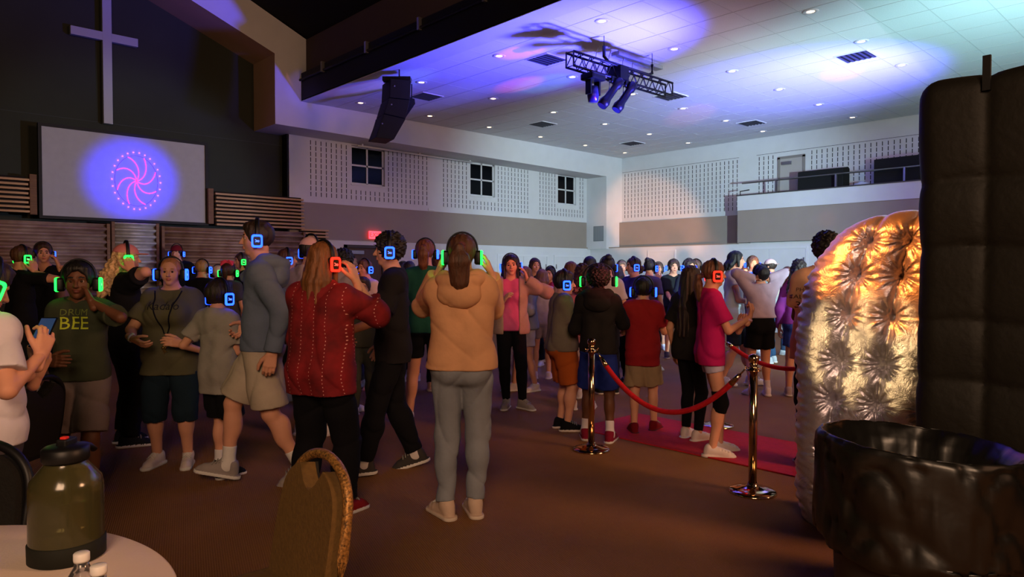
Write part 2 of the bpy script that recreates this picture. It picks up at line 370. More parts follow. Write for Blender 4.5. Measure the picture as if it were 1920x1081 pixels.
# cupboard doors in the low white walls
def flush_doors(n, x, y0, y1, zt, leafs, axis):
    e = empty('door_%d' % n, (x, y0, 0) if axis == 0 else (y0, x, 0)); struct(e); W = y1 - y0
    def bx(a, b, c, d, z0, z1): return MB().box(c, d, a, b, z0, z1) if axis == 0 else MB().box(a, b, c, d, z0, z1)
    for nm, a, b, z0, z1 in (('jamb', -.05, 0, 0, zt + .05), ('jamb', W, W + .05, 0, zt + .05), ('head_trim', 0, W, zt, zt + .05)): bx(a, b, -.02, 0, z0, z1).build(nm, M_trim, e)
    for k in range(leafs):
        bx(W * k / leafs + .008, W * (k + 1) / leafs - .008, -.012, 0, .01, zt - .008).build('door_leaf', M_white, e)
    for k in range(2): bx(.03 + k * (W - .09), .06 + k * (W - .09), -.03, -.012, zt - .35, zt - .22).build('hinge', M_metal, e)
flush_doors(2, 16.55, 7.35, 9.2, 2.08, 2, 0); flush_doors(3, 16.55, 11.05, 11.9, 2.08, 1, 0)
flush_doors(4, YR - .03, 12.7, 14.6, 1.95, 2, 1); flush_doors(5, YR - .03, 14.95, 16.2, 1.95, 1, 1)
# brown exit door and sign
dr = empty('door_6', (8.03, YR - .02, 0)); struct(dr)
M_ddoor = mat('walnut_door', '4a3830', .5, noise=.2, nscale=4, stretch=(6, 6, .6)); M_dfr = mat('dark_door_frame', '3a3536', .5)
MB().box(-.05, .02, -.05, .1, 0, 2.13).box(.95, 1.02, -.05, .1, 0, 2.13).box(-.05, 1.02, -.05, .1, 2.06, 2.13).build('door_frame', M_dfr, dr)
MB().box(.02, .95, .0, .05, 0, 2.06).build('door_leaf', M_ddoor, dr)
MB().box(.12, .45, -.06, .0, 1.92, 2.0).build('door_closer', M_metal, dr)
ex = empty('exit_sign', (8.78, YR - .06, 2.37)); tag(ex, 'small glowing red EXIT sign above the brown door', 'sign')
MB().box(-.16, .16, -.02, .02, -.09, .09).build('housing', mat('sign_face', 'd8b0b0', .5, emit='ff3040', estr=1.5), ex, bevel=.006)
tm = text_mesh('EXIT', .15, .002); link('lettering', tm, emis('exit_red', 'ff1010', 6), ex, (0, -.024, 0)).rotation_euler = (R_(90), 0, 0)
MB().box(-.01, .01, .02, .04, -.03, .03).build('bracket', M_trim, ex)
de = MB().box(-.09, .09, -.03, .0, -.03, .03).build('smoke_sensor', M_trim, loc=(10.45, YR, 3.07), bevel=.01); tag(de, 'small white sensor box on the seam above the taupe band', 'sensor')

# ------------------------------------------------------------------ stage: cross, screen, wooden and corrugated panels
cr = empty('wall_cross', (3.30, YD - .10, 4.2)); tag(cr, 'tall grey metal cross hanging on the charcoal wall above the screen', 'cross')
M_cross = mat('grey_cross', '9aa0aa', .5, metal=.2)
MB().box(-.075, .075, -.05, .05, 0, 2.45).build('upright', M_cross, cr, bevel=.006); MB().box(-.57, .51, -.048, .048, 1.49, 1.64).build('crossbar', M_cross, cr, bevel=.006)
MB().box(-.05, .05, .05, .1, 1.4, 1.7).build('wall_mount', M_blk, cr)
SX0, SX1, SZ0, SZ1, SY = 2.24, 4.92, 2.47, 3.98, 14.05
scn = empty('projection_screen', (SX0, SY, SZ0)); tag(scn, 'large projection screen in a black frame showing a blue glow and a red pinwheel', 'screen')
SW, SH = SX1 - SX0, SZ1 - SZ0
MB().box(0, SW, 0, .04, 0, SH).build('screen_cloth', mat('screen_cloth', 'a6a6ac', .8, noise=.04, nscale=8), scn)
MB().box(-.05, 0, -.03, .07, -.05, SH + .05).box(SW, SW + .05, -.03, .07, -.05, SH + .05).box(0, SW, -.03, .07, -.05, 0).box(0, SW, -.03, .07, SH, SH + .05).build('screen_frame', M_blk, scn)
MB().box(.3, .4, .07, .3, .5, .6).box(SW - .4, SW - .3, .07, .3, .5, .6).build('mount', M_blk, scn)
M_las = emis('laser_red', 'ff2a6a', 2.6); M_dot = emis('laser_dots', 'ff5a78', 5)  # projected laser light put into the shape as glowing lines and dots
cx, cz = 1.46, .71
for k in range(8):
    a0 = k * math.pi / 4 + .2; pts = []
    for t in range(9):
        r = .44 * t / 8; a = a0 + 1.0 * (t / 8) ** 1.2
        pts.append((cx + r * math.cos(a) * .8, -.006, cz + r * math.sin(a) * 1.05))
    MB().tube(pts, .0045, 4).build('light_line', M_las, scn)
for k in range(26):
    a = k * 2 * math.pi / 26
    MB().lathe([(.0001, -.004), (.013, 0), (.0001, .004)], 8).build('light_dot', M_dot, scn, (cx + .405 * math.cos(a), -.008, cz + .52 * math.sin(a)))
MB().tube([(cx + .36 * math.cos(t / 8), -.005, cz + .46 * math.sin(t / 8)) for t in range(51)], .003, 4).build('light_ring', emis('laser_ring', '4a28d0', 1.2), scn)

M_slat = mat('wood_slat', 'b08c66', .6, noise=.3, nscale=4, stretch=(.5, 8, 8)); M_slatb = mat('slat_backing', '1a1412', .9)
def slat_panel(x0, x1, z0, z1, y, label, step=.075, rag=.04):
    e = empty('slat_panel', (x0, y, z0)); tag(e, label, 'panel', 'wooden slat panels')
    MB().box(0, x1 - x0 - rag, .08, .12, 0, z1 - z0).build('backing', M_slatb, e)
    z = 0; k = 0; me = None
    while z < z1 - z0 - .03:
        if me is None:
            o = MB().box(0, x1 - x0, .0, .08, 0, .036).build('slat', M_slat, e, (0, 0, z)); me = o.data
        else: o = link('slat', me, None, e, (rag * .4 * ((k % 2) - .5) - .01, 0, z))
        z += step; k += 1
    return e
slat_panel(5.1, 6.95, 2.43, 3.10, 13.95, 'brown wooden slat panel right of the screen', .075)
slat_panel(-1.5, 2.05, 2.5, 3.1, 13.95, 'brown wooden slat panel left of the screen', .075)
slat_panel(6.9, 7.55, 2.05, 2.44, 14.0, 'low grey slat panel between the stage edge and the exit door', .07)
for k, (x, z0, z1) in enumerate([(2.1, 2.47, 3.14), (4.99, 2.45, 3.14)]):
    o = MB().box(-.05, .05, -.06, .1, 0, z1 - z0).build('wooden_post', M_wood, loc=(x, 14.0, z0), bevel=.004)
    tag(o, ['wooden post between the left slat panel and the screen', 'wooden post between the screen and the right slat panel'][k], 'post')
def corr_panel(x0, x1, z0, z1, y, label, m=M_corr):
    e = empty('corrugated_panel', (x0, y, z0)); tag(e, label, 'panel', 'corrugated panels under the screen')
    per = .115; n = int((z1 - z0) / per * 8); bm = bmesh.new(); prev = None
    for i in range(n + 1):
        z = i * per / 8; yy = -.040 * math.cos(2 * math.pi * z / per)
        cur = (bm.verts.new((.03, yy, z)), bm.verts.new((x1 - x0 - .03, yy, z)))
        if prev: bm.faces.new((prev[0], prev[1], cur[1], cur[0])).smooth = True
        prev = cur
    me = bpy.data.meshes.new('sheet'); bm.to_mesh(me); bm.free(); s_ = link('sheet', me, m, e); s_.modifiers.new('t', 'SOLIDIFY').thickness = .004
    MB().box(0, .05, -.04, .05, 0, z1 - z0).build('edge_post', M_wood, e); MB().box(x1 - x0 - .05, x1 - x0, -.04, .05, 0, z1 - z0).build('edge_post', M_wood, e)
M_corr2 = mat('rusted_corrugated_steel', 'a89080', .5, metal=.15, noise=.3, nscale=3, color2='7a5a4a')
corr_panel(-1.5, 3.2, 1.0, 2.36, 13.85, 'long brown corrugated panel at the left under the screen', M_corr2)
corr_panel(3.22, 4.0, 1.0, 2.40, 13.83, 'short bright galvanised corrugated panel under the screen', M_corr)
corr_panel(4.05, 6.9, 1.0, 2.36, 13.85, 'brown corrugated panel below the right slat panel', M_corr2)
st = MB().box(-2, 6.6, 13.75, 14.4, 0, 1.0).build('trim_6', M_blk); struct(st)

# ------------------------------------------------------------------ hanging truss with lamps, speaker array
tr = empty('lighting_truss', (7.31, 6.55, 4.4)); tag(tr, 'black lighting truss hanging under the tiled ceiling', 'truss')
M_tr = mat('black_steel', '101014', .4, metal=.5); L = 2.42
for (dy, dz) in ((0, 0), (0, .2), (.14, .2), (.14, 0)): MB().tube([(0, dy, dz), (L, dy, dz)], .018, 8).build('chord', M_tr, tr)
mb = MB(); n = 20
for k in range(n):
    x0, x1 = L * k / n, L * (k + 1) / n; a, b = (0, .2) if k % 2 == 0 else (.2, 0)
    mb.tube([(x0, 0, a), (x1, 0, b)], .008, 5); mb.tube([(x0, .14, a), (x1, .14, b)], .008, 5)
    if k % 2 == 0: mb.tube([(x0, 0, .2), (x0, .14, .2)], .007, 5); mb.tube([(x0, 0, 0), (x0, .14, 0)], .007, 5)
for x in (0, L): mb.tube([(x, 0, 0), (x, 0, .2)], .012, 6); mb.tube([(x, .14, 0), (x, .14, .2)], .012, 6)
mb.build('lattice', M_tr, tr)
MB().tube([(.75, .07, .45), (.75, .07, .30), (.85, .07, .24), (1.85, .07, .24), (1.95, .07, .28), (1.95, .07, .42)], .025, 8).build('hanging_bar', M_tr, tr)
for x in (.75, 1.95): MB().tube([(x, .07, .42), (x, .07, .6)], .006, 6).build('drop_cable', M_tr, tr)
for k, x in enumerate((.95, 1.25, 1.6, 1.85)): MB().tube([(x, .1, .2), (x - .12, .3, .35), (x + .05, .42, .5), (x + .1, .42, .6)], .006, 5).build('cable', mat('grey_cable', '8a8f80', .6), tr)
MB().box(.98, 1.18, -.06, .2, .0, .2).build('junction_box', M_tr, tr)
bat = MB().box(-.6, .6, -.08, .08, -.06, 0).build('batten_light', mat('batten_grey', '84888c', .5), loc=(9.36, 6.97, CZ), bevel=.008); tag(bat, 'long thin grey batten fixed to the ceiling above the truss', 'light fixture')
def can(x, ang, roll, label):
    e = empty('stage_lamp', (7.31 + x, 6.55, 4.38)); tag(e, label, 'lamp', 'black can lamps on the truss')
    MB().tube([(0, 0, 0), (0, 0, -.06)], .02, 8).box(-.03, .03, -.03, .03, -.03, .03).build('clamp', M_tr, e)
    MB().tube([(-.06, 0, -.18), (-.06, 0, -.07), (.06, 0, -.07), (.06, 0, -.18)], .01, 6).build('yoke', M_tr, e)
    M = Matrix.Translation((0, 0, -.2)) @ Euler((0, R_(ang), R_(roll))).to_matrix().to_4x4()
    MB().lathe([(.001, -.28), (.075, -.28), (.085, -.2), (.06, -.12), (.055, .1), (.075, .12), (.075, .22), (.05, .25), (.001, .25)], 16).build('barrel', M_tr, e, M=M)
    MB().lathe([(.001, -.275), (.065, -.275)], 16, cap=False).build('lens', mat('lamp_lens', '2a2a44', .1), e, M=M @ Matrix.Translation((0, 0, -.01)))
can(.85, 38, -20, 'black can lamp hanging in the middle of the truss, angled down'); can(1.18, 36, -20, 'black can lamp hanging furthest right under the truss')
e = empty('moving_head_lamp', (7.31 + .42, 6.55, 4.38)); tag(e, 'black moving head lamp hanging upside down from the left half of the truss', 'lamp')
MB().box(-.15, .15, -.12, .12, -.12, -.02).build('base', M_tr, e, bevel=.03); MB().box(-.11, -.08, -.05, .05, -.32, -.1).build('fork_arm', M_tr, e); MB().box(.08, .11, -.05, .05, -.32, -.1).build('fork_arm', M_tr, e)
MB().lathe([(.001, -.2), (.075, -.2), (.085, -.32), (.07, -.42), (.001, -.42)], 16).build('head', mat('blue_black', '12143a', .3), e); MB().tube([(0, 0, 0), (0, 0, -.04)], .03, 8).build('clamp', M_tr, e)
# speaker array: three stacked boxes, each tilted further, hung from the beam
M_spk = mat('speaker_black', '08080a', .6, bump=.2, bscale=90)
def spk_array(dist, pols, label, depth, dotz=True, frame=True):
    e = empty('speaker_array', (0, 0, 0)); tag(e, label, 'speaker')
    c = np.array([.0, .0])
    M3 = Matrix(((RGT[0], FWD[0], 0, 0), (RGT[1], FWD[1], 0, 0), (0, 0, 1, 0), (0, 0, 0, 1)))
    for i, p in enumerate(pols):
        q = [((x - 960) / FPX * dist, CAMH + (508 - y) / FPX * dist) for x, y in p]
        bm = MB(); A = [bm.bm.verts.new((u, dist, v)) for u, v in q]; B = [bm.bm.verts.new((u - .22, dist + depth, v)) for u, v in q]
        n_ = len(q); bm.bm.faces.new(A); bm.bm.faces.new(B[::-1])
        for k in range(n_): bm.bm.faces.new((A[k], A[(k + 1) % n_], B[(k + 1) % n_], B[k]))
        o = bm.build('speaker_box', M_spk, e, M=M3, bevel=.008)
        if dotz:
            u = sum(a for a, _ in q) / n_ - .1; v = sum(b for _, b in q) / n_ + .05
            MB().lathe([(.0001, 0), (.016, 0), (.012, .006), (.0001, .006)], 10).build('rigging_pin', M_metal, o, M=M3 @ Matrix.Translation((u, dist - .003, v)) @ Euler((R_(90), 0, 0)).to_matrix().to_4x4())
    if not frame:
        u, v = (772 - 960) / FPX * dist, CAMH + (508 - 184) / FPX * dist; MB().tube([(u, dist + .08, v - .05), (u, dist + .08, CZ + .1)], .012, 6).build('hanging_cable', M_tr, e, M=M3); return
    q0 = pols[0]; u = ((q0[0][0] + q0[1][0]) / 2 - 965) / FPX * dist; v = CAMH + (508 - q0[0][1]) / FPX * dist
    MB().box(u - .28, u + .2, dist + .05, dist + .2, v - .02, v + .05).tube([(u, dist + .12, v), (u, dist + .12, CZ + .1)], .012, 6).build('flying_frame', M_tr, e, M=M3)
spk_array(11.9, [[(734, 149), (772, 153), (770, 188), (732, 184)], [(731, 185), (770, 189), (762, 223), (722, 214)], [(721, 215), (762, 224), (740, 262), (706, 258), (716, 232)]], 'black curved line array speaker hanging beside the dark beam', .42)
spk_array(12.9, [[(766, 182), (779, 187), (780, 196), (752, 236), (748, 214)]], 'second black speaker partly hidden behind the curved array', .2, False, False)
# ------------------------------------------------------------------ people: smooth distance fields turned into surfaces
V = lambda *a: np.array(a, dtype=float)
def unit(v): return v / (np.linalg.norm(v) + 1e-12)
class Fld:
    def __init__(s, lo, hi, h):
        s.h = h; s.lo = np.array(lo, float); n = np.ceil((np.array(hi) - s.lo) / h).astype(int) + 1
        s.ax = [s.lo[i] + h * np.arange(n[i]) for i in range(3)]
        s.F = np.full(n, .15, np.float32)
    def sub(s, lo, hi):
        sl = []
        for i in range(3):
            a = int(max(0, np.floor((lo[i] - s.lo[i]) / s.h))); b = int(min(len(s.ax[i]), np.ceil((hi[i] - s.lo[i]) / s.h) + 1))
            if b <= a: return None, None
            sl.append(slice(a, b))
        return tuple(sl), (s.ax[0][sl[0]][:, None, None], s.ax[1][sl[1]][None, :, None], s.ax[2][sl[2]][None, None, :])
    def blend(s, sl, d, k):
        f = s.F[sl]
        if k > 0:
            hh = np.maximum(k - np.abs(f - d), 0) / k
            s.F[sl] = np.minimum(f, d) - hh * hh * k * .25
        else: s.F[sl] = np.minimum(f, d)
    def cone(s, a, b, r1, r2, k=.02, fl=1.0, cut=None):
        a = np.array(a, float); b = np.array(b, float); m = max(r1, r2) / min(fl, 1) + k + 2.5 * s.h
        sl, P = s.sub(np.minimum(a, b) - m, np.maximum(a, b) + m)
        if sl is None: return
        ba = b - a; L = max((ba * ba).sum(), 1e-9)
        px, py, pz = P[0] - a[0], P[1] - a[1], P[2] - a[2]
        t = np.clip((px * ba[0] + py * ba[1] + pz * ba[2]) / L, 0, 1)
        dy = (py - t * ba[1]) / fl
        d = np.sqrt((px - t * ba[0]) ** 2 + dy ** 2 + (pz - t * ba[2]) ** 2) - (r1 + (r2 - r1) * t)
        if cut is not None:
            q, nn = cut; d = np.maximum(d, (P[0] - q[0]) * nn[0] + (P[1] - q[1]) * nn[1] + (P[2] - q[2]) * nn[2])
        s.blend(sl, d.astype(np.float32), k)
    def ell(s, c, r, k=.02, sub=False, R=None):
        c = np.array(c, float); r = np.array(r, float); m = r.max() + k + 2.5 * s.h
        sl, P = s.sub(c - m, c + m)
        if sl is None: return
        x, y, z = P[0] - c[0], P[1] - c[1], P[2] - c[2]
        if R is not None: x, y, z = (R[0, 0] * x + R[1, 0] * y + R[2, 0] * z, R[0, 1] * x + R[1, 1] * y + R[2, 1] * z, R[0, 2] * x + R[1, 2] * y + R[2, 2] * z)
        k0 = np.sqrt((x / r[0]) ** 2 + (y / r[1]) ** 2 + (z / r[2]) ** 2) + 1e-6
        k1 = np.sqrt((x / r[0] ** 2) ** 2 + (y / r[1] ** 2) ** 2 + (z / r[2] ** 2) ** 2) + 1e-6
        d = (k0 * (k0 - 1) / k1).astype(np.float32)
        if sub:
            f = s.F[sl]; e = -d
            if k > 0:
                hh = np.maximum(k - np.abs(f - e), 0) / k; s.F[sl] = np.maximum(f, e) + hh * hh * k * .25
            else: s.F[sl] = np.maximum(f, e)
        else: s.blend(sl, d, k)
    def plane(s, q, n):
        s.F = np.maximum(s.F, ((s.ax[0][:, None, None] - q[0]) * n[0] + (s.ax[1][None, :, None] - q[1]) * n[1] + (s.ax[2][None, None, :] - q[2]) * n[2]).astype(np.float32))
    def folds(s, amp, H, seed=0):
        x = s.ax[0][:, None, None] / H; y = s.ax[1][None, :, None] / H; z = s.ax[2][None, None, :] / H; q = seed * 2.3
        a = np.abs(np.sin(20 * x + 12 * z + 1.6 * np.sin(8 * z + q) + 5 * y + q)); b = np.abs(np.sin(15 * x - 19 * z + 1.4 * np.sin(9 * x + 2 * q) + 7 * y + 3 * q))
        m = .5 + .5 * np.sin(6 * x + 8 * z + 4 * y + q)
        s.F += (amp * ((1 - a) ** 3 * m + (1 - b) ** 3 * (1 - m) - .25)).astype(np.float32)
    def noise(s, amp, fx, fy, fz, seed=0, warp=1.0):
        x = s.ax[0][:, None, None]; y = s.ax[1][None, :, None]; z = s.ax[2][None, None, :]
        q = seed * 1.7
        n = np.sin(fx * x + 1.3 * warp * np.sin(.6 * fz * z + q) + q) * np.sin(fz * z + 1.1 * warp * np.sin(.7 * fx * x + .5 * fy * y + 2 * q) + 2.1 * q) + .6 * np.sin(fy * y + 1.2 * warp * np.sin(.8 * fz * z + 3 * q) + .5 * fx * x)
        s.F += (amp * n).astype(np.float32)
    def mesh(s):
        F = s.F; S = F < 0
        if not S.any(): return np.zeros((0, 3)), np.zeros((0, 4), int)
        c = [S[i:F.shape[0] - 1 + i, j:F.shape[1] - 1 + j, k:F.shape[2] - 1 + k] for i in (0, 1) for j in (0, 1) for k in (0, 1)]
        tot = sum(x.astype(np.int8) for x in c); act = (tot > 0) & (tot < 8)
        I, J, K = np.nonzero(act); n = len(I)
        off = [(i, j, k) for i in (0, 1) for j in (0, 1) for k in (0, 1)]
        v = [F[I + o[0], J + o[1], K + o[2]] for o in off]
        acc = np.zeros((n, 3)); cnt = np.zeros(n)
        for a in range(8):
            for b in range(a + 1, 8):
                oa, ob = np.array(off[a]), np.array(off[b])
                if np.abs(oa - ob).sum() != 1: continue
                m = (v[a] < 0) != (v[b] < 0); t = np.where(m, v[a] / np.where(m, v[a] - v[b], 1), 0)
                acc += m[:, None] * (oa + t[:, None] * (ob - oa)); cnt += m
        verts = s.lo + s.h * (np.stack([I, J, K], 1) + acc / cnt[:, None])
        idx = np.full(act.shape, -1, np.int32); idx[I, J, K] = np.arange(n)
        quads = []
        for ax in range(3):
            A = np.moveaxis(S, ax, 0); X = np.moveaxis(idx, ax, 0)
            sg = A[:-1] != A[1:]; i, j, k = np.nonzero(sg[:, 1:-1, 1:-1]); j += 1; k += 1
            q = np.stack([X[i, j - 1, k - 1], X[i, j, k - 1], X[i, j, k], X[i, j - 1, k]], 1)
            fl = A[i, j, k]
            if ax == 1: fl = ~fl
            q[~fl] = q[~fl][:, ::-1]; quads.append(q)
        Q = np.concatenate(quads); Q = Q[(Q >= 0).all(1)]
        return verts, Q
def mk_mesh(name, parts, mats, mfun=None):
    vs = []; qs = []; n = 0
    for v, q in parts:
        if len(v) == 0: continue
        vs.append(v); qs.append(q + n); n += len(v)
    v = np.concatenate(vs); q = np.concatenate(qs)
    me = bpy.data.meshes.new(name); me.vertices.add(len(v)); me.vertices.foreach_set('co', v.astype(np.float32).ravel())
    me.loops.add(len(q) * 4); me.loops.foreach_set('vertex_index', q.astype(np.int32).ravel())
    me.polygons.add(len(q)); me.polygons.foreach_set('loop_start', np.arange(len(q), dtype=np.int32) * 4)
    me.polygons.foreach_set('use_smooth', np.ones(len(q), bool))
    for m in mats: me.materials.append(m)
    if mfun is not None: me.polygons.foreach_set('material_index', mfun(v[q].mean(1)).astype(np.int32))
    me.update(calc_edges=True)
    return me
def ik(a, t, l1, l2, pole):
    d = t - a; D = np.linalg.norm(d); D = min(max(D, abs(l1 - l2) + 1e-3), (l1 + l2) * .999); u = unit(d); t = a + u * D
    x = (l1 * l1 - l2 * l2 + D * D) / (2 * D); hgt = math.sqrt(max(l1 * l1 - x * x, 0))
    p = pole - u * (pole @ u); return a + u * x + unit(p) * hgt, t

# headphones: shared meshes
HP = {}
def rsq(w, h, r, n=6):
    pts = []
    for cxx, czz, a0 in ((w - r, h - r, 0), (-w + r, h - r, 90), (-w + r, -h + r, 180), (w - r, -h + r, 270)):
        for k in range(n): a = R_(a0 + 90 * k / (n - 1)); pts.append((cxx + r * math.cos(a), czz + r * math.sin(a)))
    return pts
LED = {'b': ('led_blue', '1030ff', 7, '3858ff'), 'g': ('led_green', '10ff30', 4.5, '60ff70'), 'r': ('led_red', 'ff1208', 5, 'ff4030')}
def headphones(P, Mh, hw, bh, col, label, scale=1.0, tilt=0., grp='light-up headphones'):
    """Mh: head frame (world); hw: half width of head"""
    e = bpy.data.objects.new('headphones', None); e.empty_display_size = .05; COL.objects.link(e); e.matrix_world = Mh
    tag(e, label, 'headphones', grp)
    key = (round(hw, 3), round(bh, 3))
    if key not in HP:
        pts = []; r = hw + .012
        for k in range(17):
            a = math.pi * k / 16; pts.append((r * math.cos(a) * (1 + .05 * math.sin(2 * a) ** 2), -.005, .005 + bh * math.sin(a) ** .9))
        band = MB().tube([(r, -.005, -.02)] + pts + [(-r, -.005, -.02)], .014, 8, flat=.45)
        o = band.build('headband', None); bm_ = o.data; bpy.data.objects.remove(o)
        cup = MB(); n = 24
        def loop(x, s, w_=.036, h_=.044): return [cup.bm.verts.new((x, u * s, v * s)) for u, v in rsq(w_, h_, .017)]
        L_ = [loop(-.012, .80), loop(-.004, .98), loop(.020, 1.0), loop(.030, .96), loop(.033, .86)]
        for i in range(len(L_) - 1):
            for k in range(n): cup.bm.faces.new((L_[i][k], L_[i][(k + 1) % n], L_[i + 1][(k + 1) % n], L_[i + 1][k])).smooth = True
        cup.bm.faces.new(L_[0][::-1]); cup.bm.faces.new(L_[-1])
        o = cup.build('ear_cup', None); cm = o.data; bpy.data.objects.remove(o)
        rg = MB()
        prof = [(.026, 1.03), (.034, 1.03), (.040, .92), (.040, .74), (.034, .70)]
        R2 = [[rg.bm.verts.new((x, u * s, v * s)) for u, v in rsq(.036, .044, .017)] for x, s in prof]
        for i in range(len(R2) - 1):
            for k in range(n): rg.bm.faces.new((R2[i][k], R2[i][(k + 1) % n], R2[i + 1][(k + 1) % n], R2[i + 1][k])).smooth = True
        o = rg.build('light_ring', None); rm = o.data; bpy.data.objects.remove(o)
        lg = MB()
        lg.tube([(.036, -.012, .010), (.036, -.004, .004), (.036, .0, .0), (.036, .006, -.006), (.036, .013, -.006), (.036, .014, .002), (.036, .006, .004), (.036, -.002, -.004), (.036, -.012, -.006)], .0028, 5)
        o = lg.build('logo', None); lm = o.data; bpy.data.objects.remove(o)
        for m_ in (bm_, cm): m_.materials.append(M_plas)
        HP[key] = (bm_, cm, rm, lm, {})
    bm_, cm, rm, lm, cache = HP[key]
    if col not in cache:
        a, b = rm.copy(), lm.copy(); nm, c1, s_, c2 = LED[col]; a.materials.append(emis(nm, c1, s_)); b.materials.append(emis(nm + '_logo', c2, s_ * .4)); cache[col] = (a, b)
    a, b = cache[col]
    link('headband', bm_, None, e)
    for sg in (1, -1):
        c = link('ear_cup', cm, None, e, (sg * (hw + .004), -.005, -.02)); c.rotation_euler = (0, 0, 0 if sg > 0 else math.pi)
        link('light_ring', a, None, c); link('logo', b, None, c)
    return e
PEOPLE = []
def person(lat=None, dep=None, px=None, fy=None, top=None, phi=0., label='', name='person', w=1., fem=False, skin=M_skinL, hairc='2a1c14', hair='short',
           hl=.25, shirt='404040', sleeve='short', hem=.50, loose=.014, hood=False, pants='202024', plen='long', ploose=.012, shoes='d8d4d0', socks=None, croc=False,
           rh=None, lh=None, rpole=None, lpole=None, rf=None, lf=None, hyaw=0., hpitch=0., hs=1., lean=(0., 0.), hp=None, curl=.5, H=None, eyes=None, cap=None, capb=None,
           rcurl=None, lcurl=None, solec='c8c4c0', z0=0., hpd='', bust=1., fold=.005, shirt_m=None, hroll=0., rot_up=0., jacket=None, tailw=1., tailoff=0., brace=None):
    w *= .93; loose *= .85
    if dep is None: dep = FPX * CAMH / (fy - 508)
    if lat is None: lat = (px - 960) / FPX * dep
    if H is None: H = CAMH - z0 + (508 - top) / FPX * dep
    base = G(lat, dep, z0)
    a = R_(phi); f2 = -FWD * math.cos(a) + RGT * math.sin(a); rz = math.atan2(f2[1], f2[0]) - math.pi / 2
    root = empty('person', base, rz); tag(root, label, 'person')
    hv = max(.0075, .0017 * dep); hh = max(.0040, .0010 * dep)     # cell sizes, body and head
    near = dep < 9.5
    # --- joints
    lp, lr = lean
    Rl = np.array(Euler((-R_(lp), R_(lr), R_(rot_up))).to_matrix())
    def up(p): p = np.array(p, float) * H; c = V(0, 0, .53 * H); return c + Rl @ (p - c)
    nk0, nk1 = up((0, -.005, .825)), up((0, .008 + lp * .0003, .885)); sw = .093 * (1 + (w - 1) * .45) * (.93 if fem else 1.)
    sh = {1: up((sw, -.003, .805)), -1: up((-sw, -.003, .805))}
    hip = {1: V(.052 * w, 0, .52) * H, -1: V(-.052 * w, 0, .52) * H}
    ft = {1: V(*(rf or (.062, 0, 0))), -1: V(*(lf or (-.062, .0, 0)))}
    ank = {}; kn = {}
    for s in (1, -1):
        t = ft[s][:3] * H + V(0, 0, .047 * H); kn[s], ank[s] = ik(hip[s], t, .245 * H, .236 * H, V(.15 * s, 1, 0))
    hd = {1: rh, -1: lh}; pl_ = {1: rpole, -1: lpole}; el = {}; wr = {}
    for s in (1, -1):
        t = hd[s]; t = V(.15 * s * w ** .5, .03, .50) if t is None else V(t[0], t[1], t[2])
        pp = V(.5 * s, -.8, -.5) if pl_[s] is None else V(*pl_[s])
        el[s], wr[s] = ik(sh[s], up(t), .172 * H, .150 * H, Rl @ pp)
    hunit = .130 * H * hs                                              # head height
    Rh = Rl @ np.array((Matrix.Rotation(R_(hyaw), 3, 'Z') @ Matrix.Rotation(R_(hpitch), 3, 'X') @ Matrix.Rotation(R_(hroll), 3, 'Y')))
    hc = nk1 + Rh @ V(0, .010 * H, 0) + V(0, 0, (1 - .885) * H - hunit * .5)
    # --- body
    def torso(F, o=0., k=.03, sk=False):
        h_ = H
        F.cone(up((-.045 * w, 0, .545)), up((.045 * w, 0, .545)), (.066 * w) * h_ + o, (.066 * w) * h_ + o, k * H)
        F.cone(up((-.03 * w, 0, .63)), up((.03 * w, 0, .63)), (.060 * w) * h_ + o, (.060 * w) * h_ + o, k * H)
        for s in (1, -1):
            F.cone(up((.042 * w * s, 0, .56)), up((.045 * w * s, 0, .70)), .055 * w * h_ + o, .052 * w * h_ + o, k * H)
            F.cone(up((.045 * w * s, 0, .70)), up((sw * .62 * s, -.002, .77)), .054 * w * h_ + o, .050 * h_ * w ** .5 + o, k * H)
            F.cone(up((sw * .55 * s, -.002, .795)), sh[s], .040 * h_ + o, .033 * h_ + o, k * H)
            F.cone(up((sw * .7 * s, -.004, .815)), up((0.012 * s, -.008, .85)), .026 * h_ + o, .026 * h_ + o * .85, k * H)
            F.ell(up((.042 * w * s, -.030 * w, .525)), (.050 * w * h_ + o,) * 3, .03 * H)
            if fem: F.ell(up((.040 * w * s, .050 * w * bust, .738)), ((.036 * bust * w) * h_ + o,) * 3, .03 * H)
        if w > 1.12: F.ell(up((0, .04 * w, .61)), (.075 * w * h_ + o, .055 * w * h_ + o, .08 * h_ + o), .04 * H)
    def leg(F, s, o=0., k=.012, c0=None, flare=0., lo=None):
        F.cone(hip[s], kn[s], .056 * w * H + o, .036 * w ** .5 * H + o + flare, k * H, cut=c0)
        if lo is None or lo > .5:
            F.cone(kn[s], ank[s], .034 * w ** .5 * H + o + flare, .021 * H + o + flare * 1.4, k * H, cut=lo and c0)
            m = kn[s] * .68 + ank[s] * .32; F.ell(m + V(0, -.008, 0) * H, (.033 * w ** .5 * H + o, .036 * w ** .5 * H + o, .062 * H), .015 * H)
    allp = np.array([base * 0 if False else (0, 0, 0)] + [sh[1], sh[-1], el[1], el[-1], wr[1], wr[-1], hip[1], hip[-1], kn[1], kn[-1], ank[1], ank[-1], nk1], float)
    lo = allp.min(0) - .12 * H * max(w, 1) ; hi = allp.max(0) + .12 * H * max(w, 1); lo[2] = max(lo[2], -.02)
    F = Fld(lo, hi, hv); torso(F)
